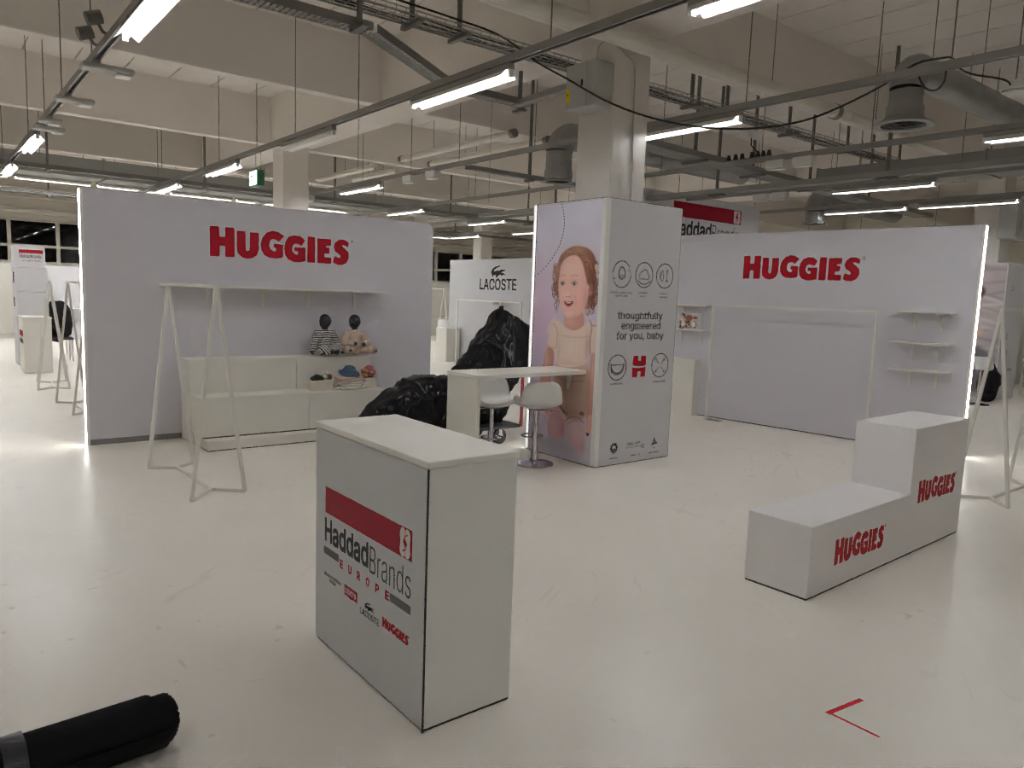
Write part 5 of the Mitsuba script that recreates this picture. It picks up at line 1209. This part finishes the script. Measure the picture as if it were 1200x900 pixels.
# far right: second cladded column with a poster, stool, table and dark bag
t = thing('column_cladding', 'far right white column box with a grey poster, behind the clothes rack', 'display column')
QX0, QX1, QY0, QY1 = 15.8, 16.78, 5.26, 6.34
part(t, 'panel', bx(QX0 + .003, QX1, QY0, QY1, 0.006, 2.57), 'fabric_white')
QP = Painter(QY1 - QY0 - .04, 2.5, .02, .03)
QP.c[:] = lin(186, 176, 176)
rg = np.random.default_rng(3)
for _ in range(22):
    y0 = rg.uniform(.2, 2.5); QP.stroke([(0, y0), (.4, y0 + rg.uniform(-.12, .12)), (1.05, y0 + rg.uniform(-.15, .15))], rg.uniform(.02, .07), [(150, 140, 142), (214, 206, 204)][rg.integers(2)], .05, .6)
QP.poly([(.30, 1.95), (.50, 2.05), (.62, 1.85), (.60, 1.50), (.40, 1.45), (.28, 1.65)], (196, 150, 136), .05); QP.ell(.55, 2.0, .18, .14, (92, 62, 56), .4, .05)
QP.poly([(.10, 1.50), (.70, 1.45), (.80, 1.15), (.10, 1.1)], (206, 176, 166), .08); QP.poly([(.0, .1), (1.0, .1), (1.0, .95), (.2, 1.05)], (120, 116, 122), .1)
qm, qc = QP.mesh(lambda u, v: np.c_[np.full(u.shape, QX0), QY1 - .02 - u, v])
part(t, 'poster', qm, 'vertex', color=qc, label='grey photographic poster of a child on a blanket')
QF = lambda g, d=.002: plane_mesh(g, (QX0, QY0, 0), (1, 0, 0), (0, 0, 1), d)
part(t, 'icon', QF(unary_union([ring(.3, z, .05, .05, .01) for z in (2.1, 1.2)] + [fit(text_poly('soft', .1), .22, .86, .42, .93), fit(text_poly('play', .1), .5, .52, .7, .60)])), 'print_grey')
t = thing('wall_box', 'grey-green cabinet mounted high on the far right column', 'electrical box')
part(t, 'body', bx(15.72, 16.6, 5.18, 5.49, 3.0, 3.72, .01), 'box_grey'); part(t, 'door', bx(15.9, 16.4, 5.168, 5.18, 3.05, 3.68), 'box_grey')
far_stool(14.72, 5.15, 'white stool with a chrome base behind the far edge of the right logo wall')
small_table(14.75, 5.75, .7, .4, .72, 'small white table behind the edge of the right logo wall')
sk = trimesh.creation.icosphere(4); sk.vertices *= [.22, .18, .36]; sk.vertices += sk.vertex_normals * (.10 * (meshkit.fbm(sk.vertices * 8, 3, 6) - .5))[:, None]; sk.vertices[:, 2] = np.maximum(sk.vertices[:, 2], -.34); sk.apply_translation([15.42, 5.25, .345])
single('black_bag', sk, 'black_cloth', 'black bag standing before the far right poster', 'bag', smooth=True)
single('partition_panel', bx(19.0, 25.0, 6.2, 6.3, 0, 2.0), 'cream', 'cream partition at the right edge behind the white column box', 'partition')
t = thing('clothes_rail', 'wide low rail at the right edge before the cream partition', 'clothes rail')
for x in (17.6, 19.2): part(t, 'upright', bar((x, 5.4, 0), (x, 5.4, 1.2), .03), 'white_metal')
part(t, 'top_rail', bar((17.6, 5.4, 1.2), (19.2, 5.4, 1.2), .03), 'white_metal')

# small black plugs and a white converter box standing on the track beside the spiral duct
t = thing('plug_row', 'row of small black plugs on top of the track beside the spiral duct', 'plug row')
for i, y in enumerate((5.72, 5.80, 5.88, 5.97, 6.12, 6.22, 6.33)):
    part(t, 'plug', cat_([lathe([(0, 0), (.03, 0), (.03, .05), (.022, .055), (.022, .085), (0, .085)], 14, (8.62, y, TR_Z + .056))]), 'rubber', 40)
part(t, 'base_strip', bx(8.585, 8.655, 5.66, 6.39, TR_Z + .0565, TR_Z + .066), 'galv_dark')
t = thing('converter_box', 'tilted white converter box hanging under the wire mesh tray, right of the column', 'converter box')
cb = bx(-.16, .16, -.07, .07, -.09, .03, .008); cb.apply_transform(trimesh.transformations.rotation_matrix(.35, [1, 0, 0])); cb.apply_translation([8.75, 6.08, 3.90])
part(t, 'body', cb, 'white_plastic')
part(t, 'cable', tube([(8.70, 6.06, 3.86), (8.66, 6.02, 3.70), (8.63, 5.90, 3.60)], .008, 6), 'cable', True)
